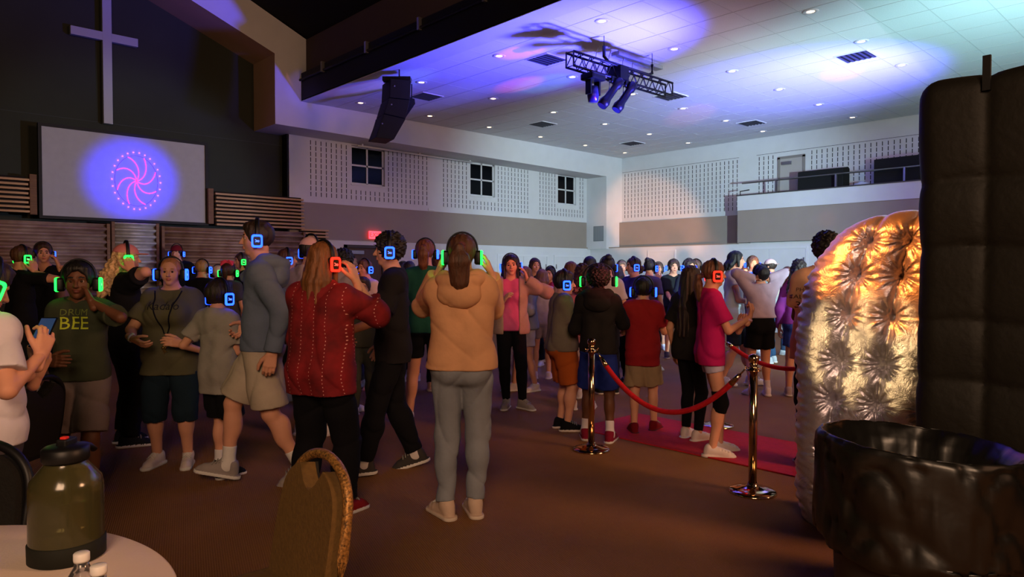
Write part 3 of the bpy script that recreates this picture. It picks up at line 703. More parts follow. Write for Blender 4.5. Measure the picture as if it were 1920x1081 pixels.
    for s in (1, -1):
        leg(F, s)
        F.cone(ank[s] + V(0, 0, .0), ank[s] + V(0, .015, -.02) * H, .020 * H, .016 * H, .01 * H)
        F.cone(sh[s], el[s], .029 * w ** .5 * H, .0235 * w ** .5 * H, .016 * H); F.cone(el[s], wr[s], .0235 * w ** .5 * H, .0145 * H, .006 * H)
    F.cone(nk0, nk1, .034 * H, .032 * H, .02 * H)
    F.cone(nk1, hc - V(0, 0, .1) * hunit, .032 * H, .030 * H, .01 * H)
    parts = [F.mesh()]
    # head
    U = hunit
    def hf(p): return hc + Rh @ (np.array(p, float) * U)
    Fh = Fld(hc - .62 * U, hc + .62 * U, hh)
    nh = hf((0, -.10, -.30)); Fh.cone(nk1 - V(0, 0, .01) * H, nh, .0335 * H, .0335 * H, .02 * H)
    Fh.ell(hf((0, -.06, .12)), V(.335, .405, .375) * U, .0, R=Rh)
    Fh.ell(hf((0, .07, -.14)), V(.265, .28, .33) * U, .08 * U, R=Rh)
    Fh.ell(hf((0, .22, -.40)), V(.10, .085, .08) * U, .09 * U, R=Rh)
    for s in (1, -1):
        Fh.ell(hf((.15 * s, .19, -.12)), V(.12, .12, .13) * U, .08 * U, R=Rh)
        Fh.cone(hf((.07 * s, .325, .085)), hf((.17 * s, .285, .08)), .05 * U, .045 * U, .05 * U)
        Fh.ell(hf((.345 * s, -.04, -.03)), V(.035, .08, .12) * U, .03 * U, R=Rh)
    for s in (1, -1): Fh.ell(hf((.132 * s, .385, .01)), V(.085, .070, .045) * U, .05 * U, sub=True, R=Rh)
    Fh.cone(hf((0, .335, .04)), hf((0, .435, -.13)), .034 * U, .050 * U, .035 * U)
    for s in (1, -1): Fh.ell(hf((.045 * s, .385, -.145)), V(.035, .045, .03) * U, .02 * U, R=Rh)
    Fh.ell(hf((0, .335, -.235)), V(.095, .055, .030) * U, .025 * U, R=Rh); Fh.ell(hf((0, .33, -.285)), V(.080, .055, .033) * U, .012 * U, R=Rh)
    Fh.ell(hf((0, .40, -.258)), V(.09, .03, .006) * U, .01 * U, sub=True, R=Rh)
    vh, qh = Fh.mesh(); parts.append((vh, qh))
    # hands
    handM = {}
    for s in (1, -1):
        fd = unit(wr[s] - el[s]); med = V(-s, 0, 0) if hd[s] is None or abs(hd[s][0]) > .02 else V(0, -1, 0)
        if hd[s] is not None and len(hd[s]) > 3: fd = unit(Rl @ V(*hd[s][3:6]))
        med = Rl @ med; n = unit(med - fd * (med @ fd))
        sd = np.cross(fd, n) * s; L = .104 * H * (1.05 if hs > 1.05 else 1); W0 = wr[s]
        cu = (rcurl if s == 1 else lcurl); cu = curl if cu is None else cu
        hz = min(max(.0036, .0008 * dep), .0085); Fg = Fld(W0 - L * 1.15, W0 + L * 1.25, hz)
        kp = []
        for i, o in enumerate((.165, .055, -.055, -.155)):
            k0 = W0 + fd * L * (.50 - .02 * abs(i - 1)) + sd * L * o; kp.append(k0)
            Fg.cone(W0 + sd * L * o * .45 + fd * .02 * L, k0, .105 * L, .075 * L, .05 * L)
            ln = L * (.43, .48, .45, .35)[i]; p = k0; rr = .062 * L; ang = cu * .5
            spread = sd * o * .25
            for j, fr in enumerate((.45, .31, .24)):
                d = unit(fd * math.cos(ang) + n * math.sin(ang) + spread * math.cos(ang)); q = p + d * ln * fr
                Fg.cone(p, q, rr, rr * .88, .012 * L); p = q; rr *= .88; ang += cu * (1.0 - .1 * j)
        t0 = W0 + fd * L * .12 + sd * L * .12; t1 = W0 + fd * L * .34 + sd * L * .30 + n * L * .10
        t2 = t1 + unit(fd + sd * .35 + n * (.25 + cu * .4)) * L * .22; t3 = t2 + unit(fd + sd * .0 + n * (.3 + cu * .5)) * L * .17
        Fg.cone(t0, t1, .10 * L, .075 * L, .04 * L); Fg.cone(t1, t2, .072 * L, .062 * L, .015 * L); Fg.cone(t2, t3, .062 * L, .052 * L, .01 * L)
        Fg.cone(W0 - fd * L * .3, W0 + fd * .05 * L, .0155 * H, .0145 * H, .03 * L)
        parts.append(Fg.mesh()); handM[s] = (W0, fd, n, sd, L)
    hcn = hc
    def mf(c):
        q = (c - hcn) @ Rh / U; r = np.zeros(len(c), int)
        inh = (np.abs(q) < .6).all(1) & (q[:, 1] > .2)
        lips = inh & (np.abs(q[:, 0]) < .088) & (q[:, 2] < -.222) & (q[:, 2] > -.305) & (q[:, 1] > .345)
        ax = np.abs(q[:, 0]); br = inh & (ax > .055) & (ax < .20) & (np.abs(q[:, 2] - (.115 - .9 * (ax - .12) ** 2 * 4)) < .020)
        r[lips] = 1; r[br] = 2; return r
    lipm = mat('lips_' + skin.name, {'skin_light': 'b06058', 'skin_medium': '8c4a40', 'skin_dark': '5a2a26'}[skin.name], .5)
    hairm = mat('hair_' + hairc, hairc, .55, noise=.45, nscale=14, stretch=(3, 3, .25), bump=.5, bscale=60, spec=.4)
    body = link('body', mk_mesh('body', parts, [skin, lipm, hairm], mf), None, root)
    # eyes where a face is turned to the camera
    facing = math.cos(a + R_(hyaw)) > -.35 if eyes is None else eyes
    if facing and dep < 12:
        for s in (1, -1):
            mb = MB(); p = hf((.128 * s, .285, .010)); r = .052 * U
            prof = [(.0001 if t in (0, 10) else r * math.sin(math.pi * t / 10), r * math.cos(math.pi * t / 10)) for t in range(11)]
            mb.lathe(prof, 14)
            for f in mb.bm.faces:
                zc = f.calc_center_median().z
                f.material_index = 2 if zc > r * .93 else (1 if zc > r * .66 else 0)
            M = Matrix.Translation(p) @ Matrix(Rh).to_4x4() @ Matrix.Rotation(R_(-90), 4, 'X')
            mb.build('eye', [mat('eye_white', 'c8beb4', .3), mat('iris_brown', '3a2416', .3), M_blk], root, M=M)
    # --- hair
    if hair != 'none':
        cz = {'short': .06, 'curly': .10, 'afro': .14, 'buzz': .02}.get(hair, .055)
        long_ = hair in ('long', 'longcurly', 'bob')
        ext = .75 if hair in ('short', 'buzz', 'curly', 'afro') else max(.75, hl * H / U + .4)
        Fr = Fld(hc - V(1.5 if 'pony' in hair else .85, 1.6 if 'pony' in hair else 1.0, ext) * U, hc + V(1.5 if 'pony' in hair else .85, 1.6 if 'pony' in hair else .85, .85) * U, max(hh, .006 if near else .012))
        Fr.ell(hf((0, -.075, .14)), V(.335 + cz, .40 + cz, .375 + cz) * U, 0, R=Rh)
        if hair in ('short', 'curly'): Fr.ell(hf((0, .16, .36)), V(.28, .20, .14) * U, .08 * U, R=Rh)
        # cut away the face and neck
        Fr.ell(hf((0, .60, -.22)), V(.42, .50, .60) * U, .02 * U, sub=True, R=Rh)
        if not long_: Fr.ell(hf((0, .12, -.62)), V(.70, .62, .42) * U, .03 * U, sub=True, R=Rh)
        if hair == 'afro': Fr.ell(hf((0, -.14, .16)), V(.46, .46, .46) * U, .05 * U, R=Rh); Fr.ell(hf((0, .60, -.22)), V(.42, .42, .58) * U, .02 * U, sub=True, R=Rh)
        if hair in ('pony', 'lowpony', 'bun'):
            zz = {'pony': .22, 'lowpony': -.05, 'bun': .38}[hair]; b0 = hf((0, -.42, zz)); 
            Fr.ell(b0, V(.09, .09, .09) * U, .04 * U)
            if hair == 'bun': Fr.ell(hf((0, -.38, .50)), V(.20, .20, .20) * U, .03 * U, R=Rh)
            else:
                p = b0; bd = Rl @ V(0, -1, 0)
                tail = [(.05, .034), (.28, .030), (.64, .020), (1., .004)]
                r0 = .10 * U; prev = p; rp = .07 * U
                for i, (t, yy) in enumerate(tail):
                    q = p + V(0, 0, -hl * H * t) + bd * (yy + (tailoff if i < 3 else 0)) * H; rr = (.115, .16, .14, .05)[i] * U * (tailw if i else 1)
                    Fr.cone(prev, q, rp, rr, .03 * U, fl=.75); prev = q; rp = rr
        if hair == 'buzz': Fr.ell(hf((0, .62, -.10)), V(.50, .50, .68) * U, .02 * U, sub=True, R=Rh)
        if long_:
            for s in (1, -1):
                Fr.cone(hf((.27 * s, .10, .30)), hf((.345 * s, .10, -.05)), .09 * U, .085 * U, .06 * U)
                Fr.cone(hf((.345 * s, .10, -.05)), hf((.33 * s, .13, -.05)) + V(0, 0, -hl * H * .55), .085 * U, .06 * U, .05 * U)
            for (x, y) in ((-.30, -.12), (-.22, -.30), (-.08, -.40), (.08, -.40), (.22, -.30), (.30, -.12)):
                p = hf((x, y, .0)); ll = hl * H * (1 if abs(x) < .25 else .92)
                bk = 2.2 if hair == 'longcurly' else 1.; q = p + V(x * .10 * U, -.02 * H * bk, -ll * .5); q2 = p + V(x * .22 * U, -.035 * H * bk, -ll)
                Fr.cone(p, q, .14 * U, .165 * U, .05 * U); Fr.cone(q, q2, .15 * U, .07 * U if hair != 'longcurly' else .19 * U, .04 * U)
            Fr.ell(hf((0, .62, -.22)), V(.36, .52, .60) * U, .02 * U, sub=True, R=Rh)
        amp, fq = {'short': (.013, 300), 'buzz': (.0, 1), 'curly': (.035, 260), 'afro': (.035, 270), 'longcurly': (.045, 190)}.get(hair, (.013, 330))
        if amp: Fr.noise(amp * U, fq / max(.6, H), fq / H, (fq if hair in ('curly', 'afro', 'longcurly') else fq * .06) / H, seed=len(PEOPLE) + 1)
        if cap: Fr.plane(hf((0, 0, .20)), Rh @ V(0, .1, 1))
        v, q = Fr.mesh()
        if len(v): link('hair', mk_mesh('hair', [(v, q)], [hairm]), None, root)
        if hair in ('pony', 'lowpony'):
            zz = .22 if hair == 'pony' else -.05
            MB().tube([(.075 * U * math.cos(t * .524), 0, .075 * U * math.sin(t * .524)) for t in range(13)], .012, 6).build('hair_tie', mat('hair_tie', '5a3038', .8), root, M=Matrix.Translation(hf((0, -.50, zz))) @ Matrix(Rh).to_4x4())
    if cap:
        Fc = Fld(hc - .85 * U, hc + .95 * U, max(hh, .006))
        Fc.ell(hf((0, -.06, .17)), V(.40, .46, .40) * U, 0, R=Rh)
        q = hf((0, 0, .17)); nn = Rh @ V(0, -.12, -1); Fc.plane(q, unit(nn))
        b = -1 if capb else 1
        Fc.ell(hf((0, .48 * b, .17)), V(.24, .28, .03) * U, .02 * U, R=Rh)
        Fc.ell(hf((0, -.06, .57)), V(.03, .03, .03) * U, .01 * U, R=Rh)
        v, qd = Fc.mesh(); link('cap', mk_mesh('cap', [(v, qd)], [fabric(cap)]), None, root)
    # --- shirt
    if shirt is not None:
        o = loose; Fs = Fld(lo - .02, hi + .02, hv); torso(Fs, o)
        hz = hem * H; Fs.cone(up((0, -.022, .74)), up((0, -.024, .815)), .034 * H + o, .032 * H + o, .02 * H)
        for s in (1, -1):
            Fs.cone(up((.042 * w * s, 0, .60)), up((.046 * w * s, 0, hem - .01)), .060 * w * H + o, .064 * w * H + o * 1.5, .03 * H)
            fr = {'short': .72, 'none': .0, 'long': 1., 'mid': 1., 'cap': .4}[sleeve]
            if fr:
                e2 = sh[s] + (el[s] - sh[s]) * min(fr, 1); d = unit(el[s] - sh[s]); so = o + (.010 if sleeve == 'short' else .004)
                if sleeve in ('short', 'cap'):
                    Fs.cone(sh[s], el[s], .030 * w ** .5 * H + so * .8, .030 * w ** .5 * H + so * 1.25, .018 * H, cut=(e2, d))
                else:
                    f3 = {'long': .97, 'mid': .42}[sleeve]; e3 = el[s] + (wr[s] - el[s]) * f3; d2 = unit(wr[s] - el[s])
                    Fs.cone(sh[s], el[s], .031 * w ** .5 * H + so, .027 * w ** .5 * H + so, .02 * H)
                    Fs.cone(el[s], wr[s] + d2 * .01, .028 * w ** .5 * H + so, (.018 if sleeve == 'long' else .026) * H + so, .012 * H, cut=(e3, d2))
        if hood:
            n0 = up((0, -.03, .845))
            for k in range(9):
                t0, t1 = [math.pi * (1.0 + (kk / 9) * 1.0) for kk in (k, k + 1)]
                pa = up((.062 * math.cos(t0), -.012 + .055 * math.sin(t0), .855 + .010 * math.sin(t0))); pb = up((.062 * math.cos(t1), -.012 + .055 * math.sin(t1), .855 + .010 * math.sin(t1)))
                Fs.cone(pa, pb, .022 * H, .022 * H, .015 * H)
            Fh2 = Fld(up((0, -.06, .80)) - .16 * H, up((0, -.06, .80)) + .16 * H, hv)
            Fh2.ell(up((0, -.062, .80)), (.080 * H, .042 * H, .056 * H), .0, R=Rl); Fh2.ell(up((0, -.052, .838)), (.060 * H, .036 * H, .052 * H), .01 * H, sub=True, R=Rl)
            for k in range(12):
                t0, t1 = [math.pi * (.92 + (kk / 12) * 1.16) for kk in (k, k + 1)]
                Fh2.cone(up((.070 * math.cos(t0), -.02 + .065 * math.sin(t0), .848 + .006 * math.sin(t0))), up((.070 * math.cos(t1), -.02 + .065 * math.sin(t1), .848 + .006 * math.sin(t1))), .017 * H, .017 * H, .015 * H)
            Fh2.folds(.012, H, 3); link('hood', mk_mesh('hood', [Fh2.mesh()], [shirt_m or fabric(shirt)]), None, root)
            Fs.cone(up((-.05, .03, .83)), up((0, .06, .79)), .016 * H, .014 * H, .02 * H); Fs.cone(up((.05, .03, .83)), up((0, .06, .79)), .016 * H, .014 * H, .02 * H)
        if fold: Fs.folds(min(.015, o * .6), H, len(PEOPLE) + 1); fold = min(fold, o * .2); Fs.noise(fold, 11 / H, 13 / H, 17 / H, seed=len(PEOPLE) + 3, warp=1.6); Fs.noise(fold * .5, 27 / H, 20 / H, 30 / H, seed=len(PEOPLE) + 5, warp=2.)
        qh_ = V(0, 0, hz); Fs.F = np.maximum(Fs.F, np.where(np.hypot(Fs.ax[0][:, None], Fs.ax[1][None, :])[:, :, None] < .14 * H * max(w ** .5, .95), (hz - Fs.ax[2])[None, None, :], -1)).astype(np.float32)
        if sleeve == 'none':
            pass
        if not hood:
            cq = up((0, 0, .856)); cn = unit(Rl @ V(0, .25, 1)); X_, Y_, Z_ = Fs.ax[0][:, None, None], Fs.ax[1][None, :, None], Fs.ax[2][None, None, :]
            dpl = (X_ - cq[0]) * cn[0] + (Y_ - cq[1]) * cn[1] + (Z_ - cq[2]) * cn[2]
            Fs.F = np.maximum(Fs.F, np.where(np.hypot(X_ - cq[0], Y_ - cq[1]) < .055 * H + 0 * Z_, dpl, -1)).astype(np.float32)
        Fs.cone(nk0 - V(0, 0, .0) * H, nk1, .0, .0, 0) if False else None
        if jacket:
            Fj = Fld(lo - .02, hi + .02, hv); torso(Fj, o + .014); jo = o + .012
            for s in (1, -1):
                Fj.cone(up((.042 * w * s, 0, .60)), up((.048 * w * s, 0, hem)), .060 * w * H + jo, .064 * w * H + jo * 1.6, .03 * H)
                d2 = unit(wr[s] - el[s]); e3 = el[s] + (wr[s] - el[s]) * .96
                Fj.cone(sh[s], el[s], .031 * H + jo, .028 * H + jo, .02 * H); Fj.cone(el[s], wr[s], .028 * H + jo, .019 * H + jo, .012 * H, cut=(e3, d2))
            Fj.folds(.016, H, len(PEOPLE) + 2); X_, Y_, Z_ = Fj.ax[0][:, None, None], Fj.ax[1][None, :, None], Fj.ax[2][None, None, :]
            gap = np.minimum(.05 * H - np.abs(X_) + 0 * Y_ + 0 * Z_, Y_ - .01 * H); Fj.F = np.maximum(Fj.F, gap).astype(np.float32)
            Fj.F = np.maximum(Fj.F, np.where(np.hypot(X_, Y_) < .135 * H + 0 * Z_, (hem - .02) * H - Z_, -1)).astype(np.float32)
            Fj.F = np.maximum(Fj.F, np.where(np.hypot(X_, Y_) < .055 * H + 0 * Z_, Z_ - .85 * H, -1)).astype(np.float32)
            link('jacket', mk_mesh('jacket', [Fj.mesh()], [fabric(jacket)]), None, root)
        m = shirt_m or fabric(shirt)
        so = link('hoodie' if hood else 'shirt', mk_mesh('shirt', [Fs.mesh()], [m]), None, root)
    else: so = None
    # --- trousers, shorts or leggings
    if pants is not None:
        o = ploose; Fp = Fld(lo - .02, hi + .02, hv)
        Fp.cone(V(-.045 * w, 0, .545) * H, V(.045 * w, 0, .545) * H, .066 * w * H + o, .066 * w * H + o, .02 * H)
        Fp.cone(V(-.045 * w, 0, .58) * H, V(.045 * w, 0, .58) * H, .062 * w * H + o, .062 * w * H + o, .02 * H)
        for s in (1, -1):
            Fp.ell(V(.042 * w * s, -.030 * w, .525) * H, (.050 * w * H + o,) * 3, .03 * H)
            zl = {'long': None, 'leggings': None, 'mini': .36, 'short': .62, 'shorts': .88, 'capri': .30}[plen]
            if plen in ('mini', 'short', 'shorts'):
                e2 = hip[s] + (kn[s] - hip[s]) * zl; Fp.cone(hip[s], kn[s], .057 * w * H + o, .046 * w * H + o * 1.8, .012 * H, cut=(e2, unit(kn[s] - hip[s])))
            else:
                t = {'long': .94, 'leggings': .93, 'capri': .22}[plen]; e2 = kn[s] + (ank[s] - kn[s]) * t; d = unit(ank[s] - kn[s])
                Fp.cone(hip[s], kn[s], .056 * w * H + o, .037 * w ** .5 * H + o * 1.25, .01 * H)
                Fp.cone(kn[s], ank[s], .036 * w ** .5 * H + o * 1.25, .022 * H + o * (1.9 if plen == 'long' else 1.1), .01 * H, cut=(e2, d))
                if plen == 'leggings' or plen == 'long':
                    m_ = kn[s] * .68 + ank[s] * .32; Fp.ell(m_ + V(0, -.008, 0) * H, (.033 * w ** .5 * H + o, .036 * w ** .5 * H + o, .062 * H), .015 * H)
        Fp.plane(V(0, 0, min(.615, hem + .012)) * H, V(0, 0, 1))
        if plen != 'leggings': Fp.folds(.014, H, len(PEOPLE)); Fp.noise(.004, 14 / H, 15 / H, 30 / H, seed=len(PEOPLE) + 9, warp=1.5)
        link({'long': 'trousers', 'leggings': 'leggings', 'mini': 'shorts', 'short': 'shorts', 'shorts': 'shorts', 'capri': 'trousers'}[plen], mk_mesh('trousers', [Fp.mesh()], [fabric(pants)]), None, root)
    # --- shoes and socks
    for s in (1, -1):
        A = ank[s]; lift = ft[s][2]; yaw = (rf if s == 1 else lf); yw = R_(yaw[3]) if yaw and len(yaw) > 3 else R_(-12 * s); pit = R_(yaw[4]) if yaw and len(yaw) > 4 else 0
        M = np.array(Matrix.Rotation(yw, 3, 'Z') @ Matrix.Rotation(pit, 3, 'X')); 
        def q(x, y, z): return A + M @ (V(x, y, z - .047) * H)
        hz = max(.005, .0013 * dep); Fo = Fld(A - .16 * H, A + .17 * H, hz)
        Fo.cone(q(0, -.022, .022), q(0, .075, .017), .022 * H, .024 * H, .01 * H); Fo.cone(q(0, .06, .017), q(0, .098, .013), .022 * H, .015 * H, .01 * H)
        Fo.cone(q(0, -.014, .045), q(0, .045, .030), .025 * H, .020 * H, .015 * H); Fo.cone(q(0, .0, .052), q(0, .022, .050), .021 * H, .017 * H, .012 * H) if not croc else None
        if not croc: Fo.cone(q(0, -.008, .05), q(0, -.006, .058), .024 * H, .024 * H, .01 * H, cut=(q(0, 0, .064), M @ V(0, 0, 1)))
        Fo.cone(q(0, -.028, .006), q(0, .092, .006), .0275 * H, .0265 * H, .002 * H, cut=(q(0, 0, .0145), M @ V(0, 0, 1)))
        Fo.plane(q(0, 0, 0.0), M @ V(0, 0, -1))
        if croc and dep < 7:
            for yy in (.045, .06, .075, .09):
                for xx in (-.014, 0, .014): Fo.ell(q(xx, yy, .047 - (yy - .04) * .32 - abs(xx) * .2), (.0045 * H,) * 3, 0, sub=True)
        v, qd = Fo.mesh(); n3 = M @ V(0, 0, 1); q0 = q(0, 0, .013)
        link('shoe', mk_mesh('shoe', [(v, qd)], [fabric(shoes) if not croc else mat('foam_' + shoes, shoes, .5), mat('sole_' + solec, solec, .7)], lambda c: (((c - q0) @ n3) < 0).astype(int)), None, root)
        if not croc and near:
            mb = MB()
            for yy in (.018, .030, .042, .054): mb.tube([q(-.019, yy + .004, .066 - yy * .42), q(0, yy, .0795 - yy * .42), q(.019, yy + .004, .066 - yy * .42)], .0026 * H, 5)
            mb.build('laces', fabric('c8c4c0' if shoes[0] in 'bcdef' else '888480'), root)
        if brace and s == 1:
            d1, d2 = unit(hip[s] - kn[s]), unit(A - kn[s]); Fb = Fld(kn[s] - .13 * H, kn[s] + .13 * H, .007)
            Fb.cone(kn[s], hip[s], .036 * w ** .5 * H + .008, .056 * w * H + .008, 0, cut=(kn[s] + d1 * .065 * H, d1)); Fb.cone(kn[s], A, .036 * w ** .5 * H + .008, .024 * H + .006, .02 * H, cut=(kn[s] + d2 * .05 * H, d2))
            link('knee_brace', mk_mesh('knee_brace', [Fb.mesh()], [fabric(brace)]), None, root)
        if socks:
            Fk = Fld(A - .08 * H, A + V(.08, .08, .14) * H, hz); d = unit(kn[s] - A); Fk.cone(A - d * .01 * H, A + d * .09 * H, .0235 * H, .0265 * H, 0, cut=(A + d * .075 * H, d)); Fk.cone(A, q(0, .03, .03), .024 * H, .02 * H, .02 * H)
            link('sock', mk_mesh('sock', [Fk.mesh()], [fabric(socks)]), None, root)
    P = dict(root=root, H=H, hc=hc, Rh=Rh, U=U, hands=handM, shirt=so, up=up, hf=hf, el=el, wr=wr, sh=sh, kn=kn, ank=ank, base=base, rz=rz)
    P['M'] = Matrix.Translation(base) @ Matrix.Rotation(rz, 4, 'Z')
    PEOPLE.append(P)
    if hp:
        Mh = P['M'] @ Matrix.Translation(hf((0, -.02, 0))) @ Matrix(Rh).to_4x4()
        extra = {'afro': .05, 'curly': .02, 'bun': .01}.get(hair, .008)
        headphones(P, Mh, .335 * U + extra, (.515 + {'short': .06, 'curly': .10, 'afro': .10, 'buzz': .02, 'none': 0}.get(hair, .055) + (.07 if cap else 0)) * U + .004, hp, hpd or ('%s-lit headphones on the %s' % ({'b': 'blue', 'g': 'green', 'r': 'red'}[hp], ' '.join(label.split(',')[0].split()[:12]))))
    return P
def print_on(P, body, size, pos, color, back=False, name='shirt_print', extra=None):
    """flat print pressed onto the shirt"""
    me = text_mesh(body, size, 0.0); so = P['shirt']
    bvh = BVHTree.FromPolygons([v.co.copy() for v in so.data.vertices], [tuple(p.vertices) for p in so.data.polygons])
    bm = bmesh.new(); bm.from_mesh(me); bmesh.ops.triangulate(bm, faces=bm.faces[:])
    bmesh.ops.subdivide_edges(bm, edges=[e for e in bm.edges if e.calc_length() > .03], cuts=2)
    p0 = P['up'](pos); sg = -1 if back else 1
    for v in bm.verts:
        o = Vector((p0[0] + (-v.co.x if sg > 0 else v.co.x), sg * .5, p0[2] + v.co.y)); h, n, i, d = bvh.ray_cast(o, Vector((0, -sg, 0)))
        v.co = (h + Vector((0, sg * .0035, 0))) if h is not None else Vector((o.x, sg * .1, o.z))
    bm.to_mesh(me); bm.free(); link(name, me, mat('print_' + color, color, .8), P['root'])
def wristband(P, s, color, label, glow=None):
    W0, fd, n, sd, L = P['hands'][s]
    mb = MB(); M = P['M'] @ Matrix.Translation(Vector(W0) - Vector(fd) * .02) @ Vector(fd).to_track_quat('Z', 'Y').to_matrix().to_4x4(); r = .0175 * P['H']
    e = bpy.data.objects.new('wristband', None); COL.objects.link(e); e.matrix_world = M; tag(e, label, 'wristband')
    mb.lathe([(r, -.009), (r + .004, -.009), (r + .004, .009), (r, .009)], 18, cap=False).build('strap', mat('band_' + color, color, .5), e)
    MB().lathe([(.0001, .006), (.012, .004), (.014, -.002), (.0001, -.004)], 12).build('watch_face', emis('band_glow_' + glow, glow, 8) if glow else mat('band_' + color, color, .5), e, M=Matrix.Translation((0, r + .006, 0)) @ Matrix.Rotation(R_(-90), 4, 'X'))
def sequin_mat():
    m = mat('red_blouse_fabric', '8a1a20', .85, noise=.35, nscale=9, bump=.4, bscale=22, color2='5c1016'); nt = m.node_tree; b = nt.nodes['Principled BSDF']
    N = nt.nodes.new; tc = N('ShaderNodeTexCoord'); sp = N('ShaderNodeSeparateXYZ'); nt.links.new(tc.outputs['Object'], sp.inputs[0])
    def M(op, a, v=None, c=None):
        n = N('ShaderNodeMath'); n.operation = op
        nt.links.new(a, n.inputs[0]) if not isinstance(a, (int, float)) else None
        if v is not None:
            if isinstance(v, (int, float)): n.inputs[1].default_value = v
            else: nt.links.new(v, n.inputs[1])
        return n.outputs[0]
    x = M('FRACT', M('MULTIPLY', sp.outputs[0], 12.)); z = M('FRACT', M('MULTIPLY', sp.outputs[2], 44.))
    k = M('MULTIPLY', M('LESS_THAN', M('ABSOLUTE', M('SUBTRACT', x, .5)), .022), M('LESS_THAN', M('ABSOLUTE', M('SUBTRACT', z, .5)), .14))
    old = b.inputs['Base Color'].links[0].from_socket; mx = N('ShaderNodeMix'); mx.data_type = 'RGBA'
    nt.links.new(k, mx.inputs[0]); nt.links.new(old, mx.inputs[6]); mx.inputs[7].default_value = (.75, .35, .32, 1); nt.links.new(mx.outputs[2], b.inputs['Base Color'])
    rg = M('SUBTRACT', M('MULTIPLY', k, -.6), -.85); nt.links.new(rg, b.inputs['Roughness'])
    return m
# ------------------------------------------------------------------ the crowd
EAR_R = (.098, .035, .845, -.30, .0, 1); EAR_L = (-.098, .035, .845, .30, .0, 1)
PA = person(px=-42, dep=2.95, top=484, phi=158, label='person in a plain white T-shirt at the left edge, looking down at a phone', hairc='2a1a10', hair='short', shirt='c9c2cc', hem=.50, loose=.02,
    pants='4a444a', rh=(.13, .08, .735, -.1, .4, 1), lh=(-.02, .17, .66, .1, .4, 1), hpitch=-22, hyaw=-8, hp='g', hs=1.1, rpole=(.6, -.2, -1), shoes='303030', eyes=False, curl=.8, w=1.08)
PB = person(px=150, dep=4.5, top=493, phi=8, label='boy in a dark olive T-shirt with lime lettering, grey shorts', skin=M_skinD, hairc='0a0908', hair='short', shirt='353a2c', hem=0.52, loose=.018, w=0.92,
    pants='6c6262', plen='shorts', ploose=.02, rh=(.045, .17, .615, -.8, .5, .1), lh=(-.075, .075, .845, .4, -.4, .6), lpole=(-1, .1, -.6), hyaw=14, hp='g', hs=1.14, shoes='18161a', rpole=(.8, -.6, -.8), rf=(.07, .02, 0), lf=(-.06, .06, 0))
print_on(PB, 'BEE', .115, (0.0, 0, .755), 'a8b830'); print_on(PB, 'DRUM', .06, (0.0, 0, .80), '5c6830')
PC = person(px=232, dep=6.05, top=459, phi=128, label='person all in black with long curly blond hair under a pink cap', hairc='cda878', hair='longcurly', hl=.17, shirt='101012', hem=.48, sleeve='short', loose=.022,
    pants='0c0c0e', ploose=.022, w=1.15, rh=(.10, .02, .87, -.4, -.2, 1), rpole=(1, .1, -.4), hp='g', cap='c87878', shoes='20222c', solec='d0d0e0', eyes=False)
PD = person(px=322, fy=872, top=484, phi=6, label='woman with cropped hair in an olive T-shirt, navy capris and a lanyard', fem=True, w=1.2, hairc='a06a44', hair='buzz', shirt='54503c', hem=0.445, loose=.026,
    pants='182632', plen='capri', ploose=.02, shoes='c8b8b4', rh=(.10, .19, .63, -.75, .35, -.35), lh=(-.10, .15, .60, .5, .4, .2), rpole=(1, -.5, -.8), hyaw=8, hp='b', bust=1.15, rf=(.075, 0, 0), lf=(-.07, .01, 0))
print_on(PD, 'Kadafo', .085, (0.0, 0, .775), '1c1a18')
PE = person(px=408, fy=893, top=526, phi=158, label='small boy in a pale grey T-shirt and black shorts, white socks', hairc='241811', hair='short', hs=1.2, shirt='8c8680', hem=0.43, loose=.022,
    pants='0e0e12', plen='shorts', ploose=.022, shoes='141418', socks='c9c4c8', rh=(.02, .17, .60, -.8, .5, .2), lh=(-.16, .08, .62, -.3, .6, .2), hp='b', hyaw=-10, rf=(.06, -.02, 0), lf=(-.05, .05, 0), eyes=False, w=0.85)
PF = person(px=490, dep=4.95, top=416, phi=-75, label='tall boy in a blue hoodie and cream shorts striding past', hairc='281a12', hair='short', shirt='5a6478', hood=True, sleeve='long', hem=.515, loose=.022,
    pants='a89a8a', plen='shorts', ploose=.032, shoes='8c8280', socks='cfc9c6', rf=(.05, .13, .02, 0, 14), lf=(-.05, -.14, .02, 0, -25), rh=(.11, .05, .60), lh=(-.16, -.05, .52), hp='b', hyaw=4, w=0.92, hs=.98)
M_blouse = sequin_mat()
PG = person(shirt_m=M_blouse, px=602, dep=4.3, top=456, phi=158, label='woman in a red sequinned blouse and black trousers, seen from behind', fem=True, w=1.08, hairc='6e4222', hair='long', hl=.15, shirt='8a1a20', sleeve='mid', hem=.455, loose=.034,
    pants='0d0c10', ploose=.022, shoes='7a1414', rh=(.105, .07, .86, -.35, .0, 1), rpole=(.35, .6, -1), lh=(-.08, .18, .62), hp='r', hyaw=-14, rf=(.075, .03, 0), lf=(-.08, -.02, 0), eyes=False)
PH = person(px=735, dep=5.25, top=441, phi=-78, label='boy in a black T-shirt and black trousers walking left', hairc='1a1210', hair='afro', shirt='1a171a', hem=.47, loose=.022,
    pants='0c0c10', ploose=.016, shoes='3a3634', socks='c8c0bc', rf=(.05, -.10, .01, 0, -15), lf=(-.05, .12, 0), rh=(.12, .03, .53), lh=(-.10, .20, .60), hp='b', hs=.98, w=0.92)
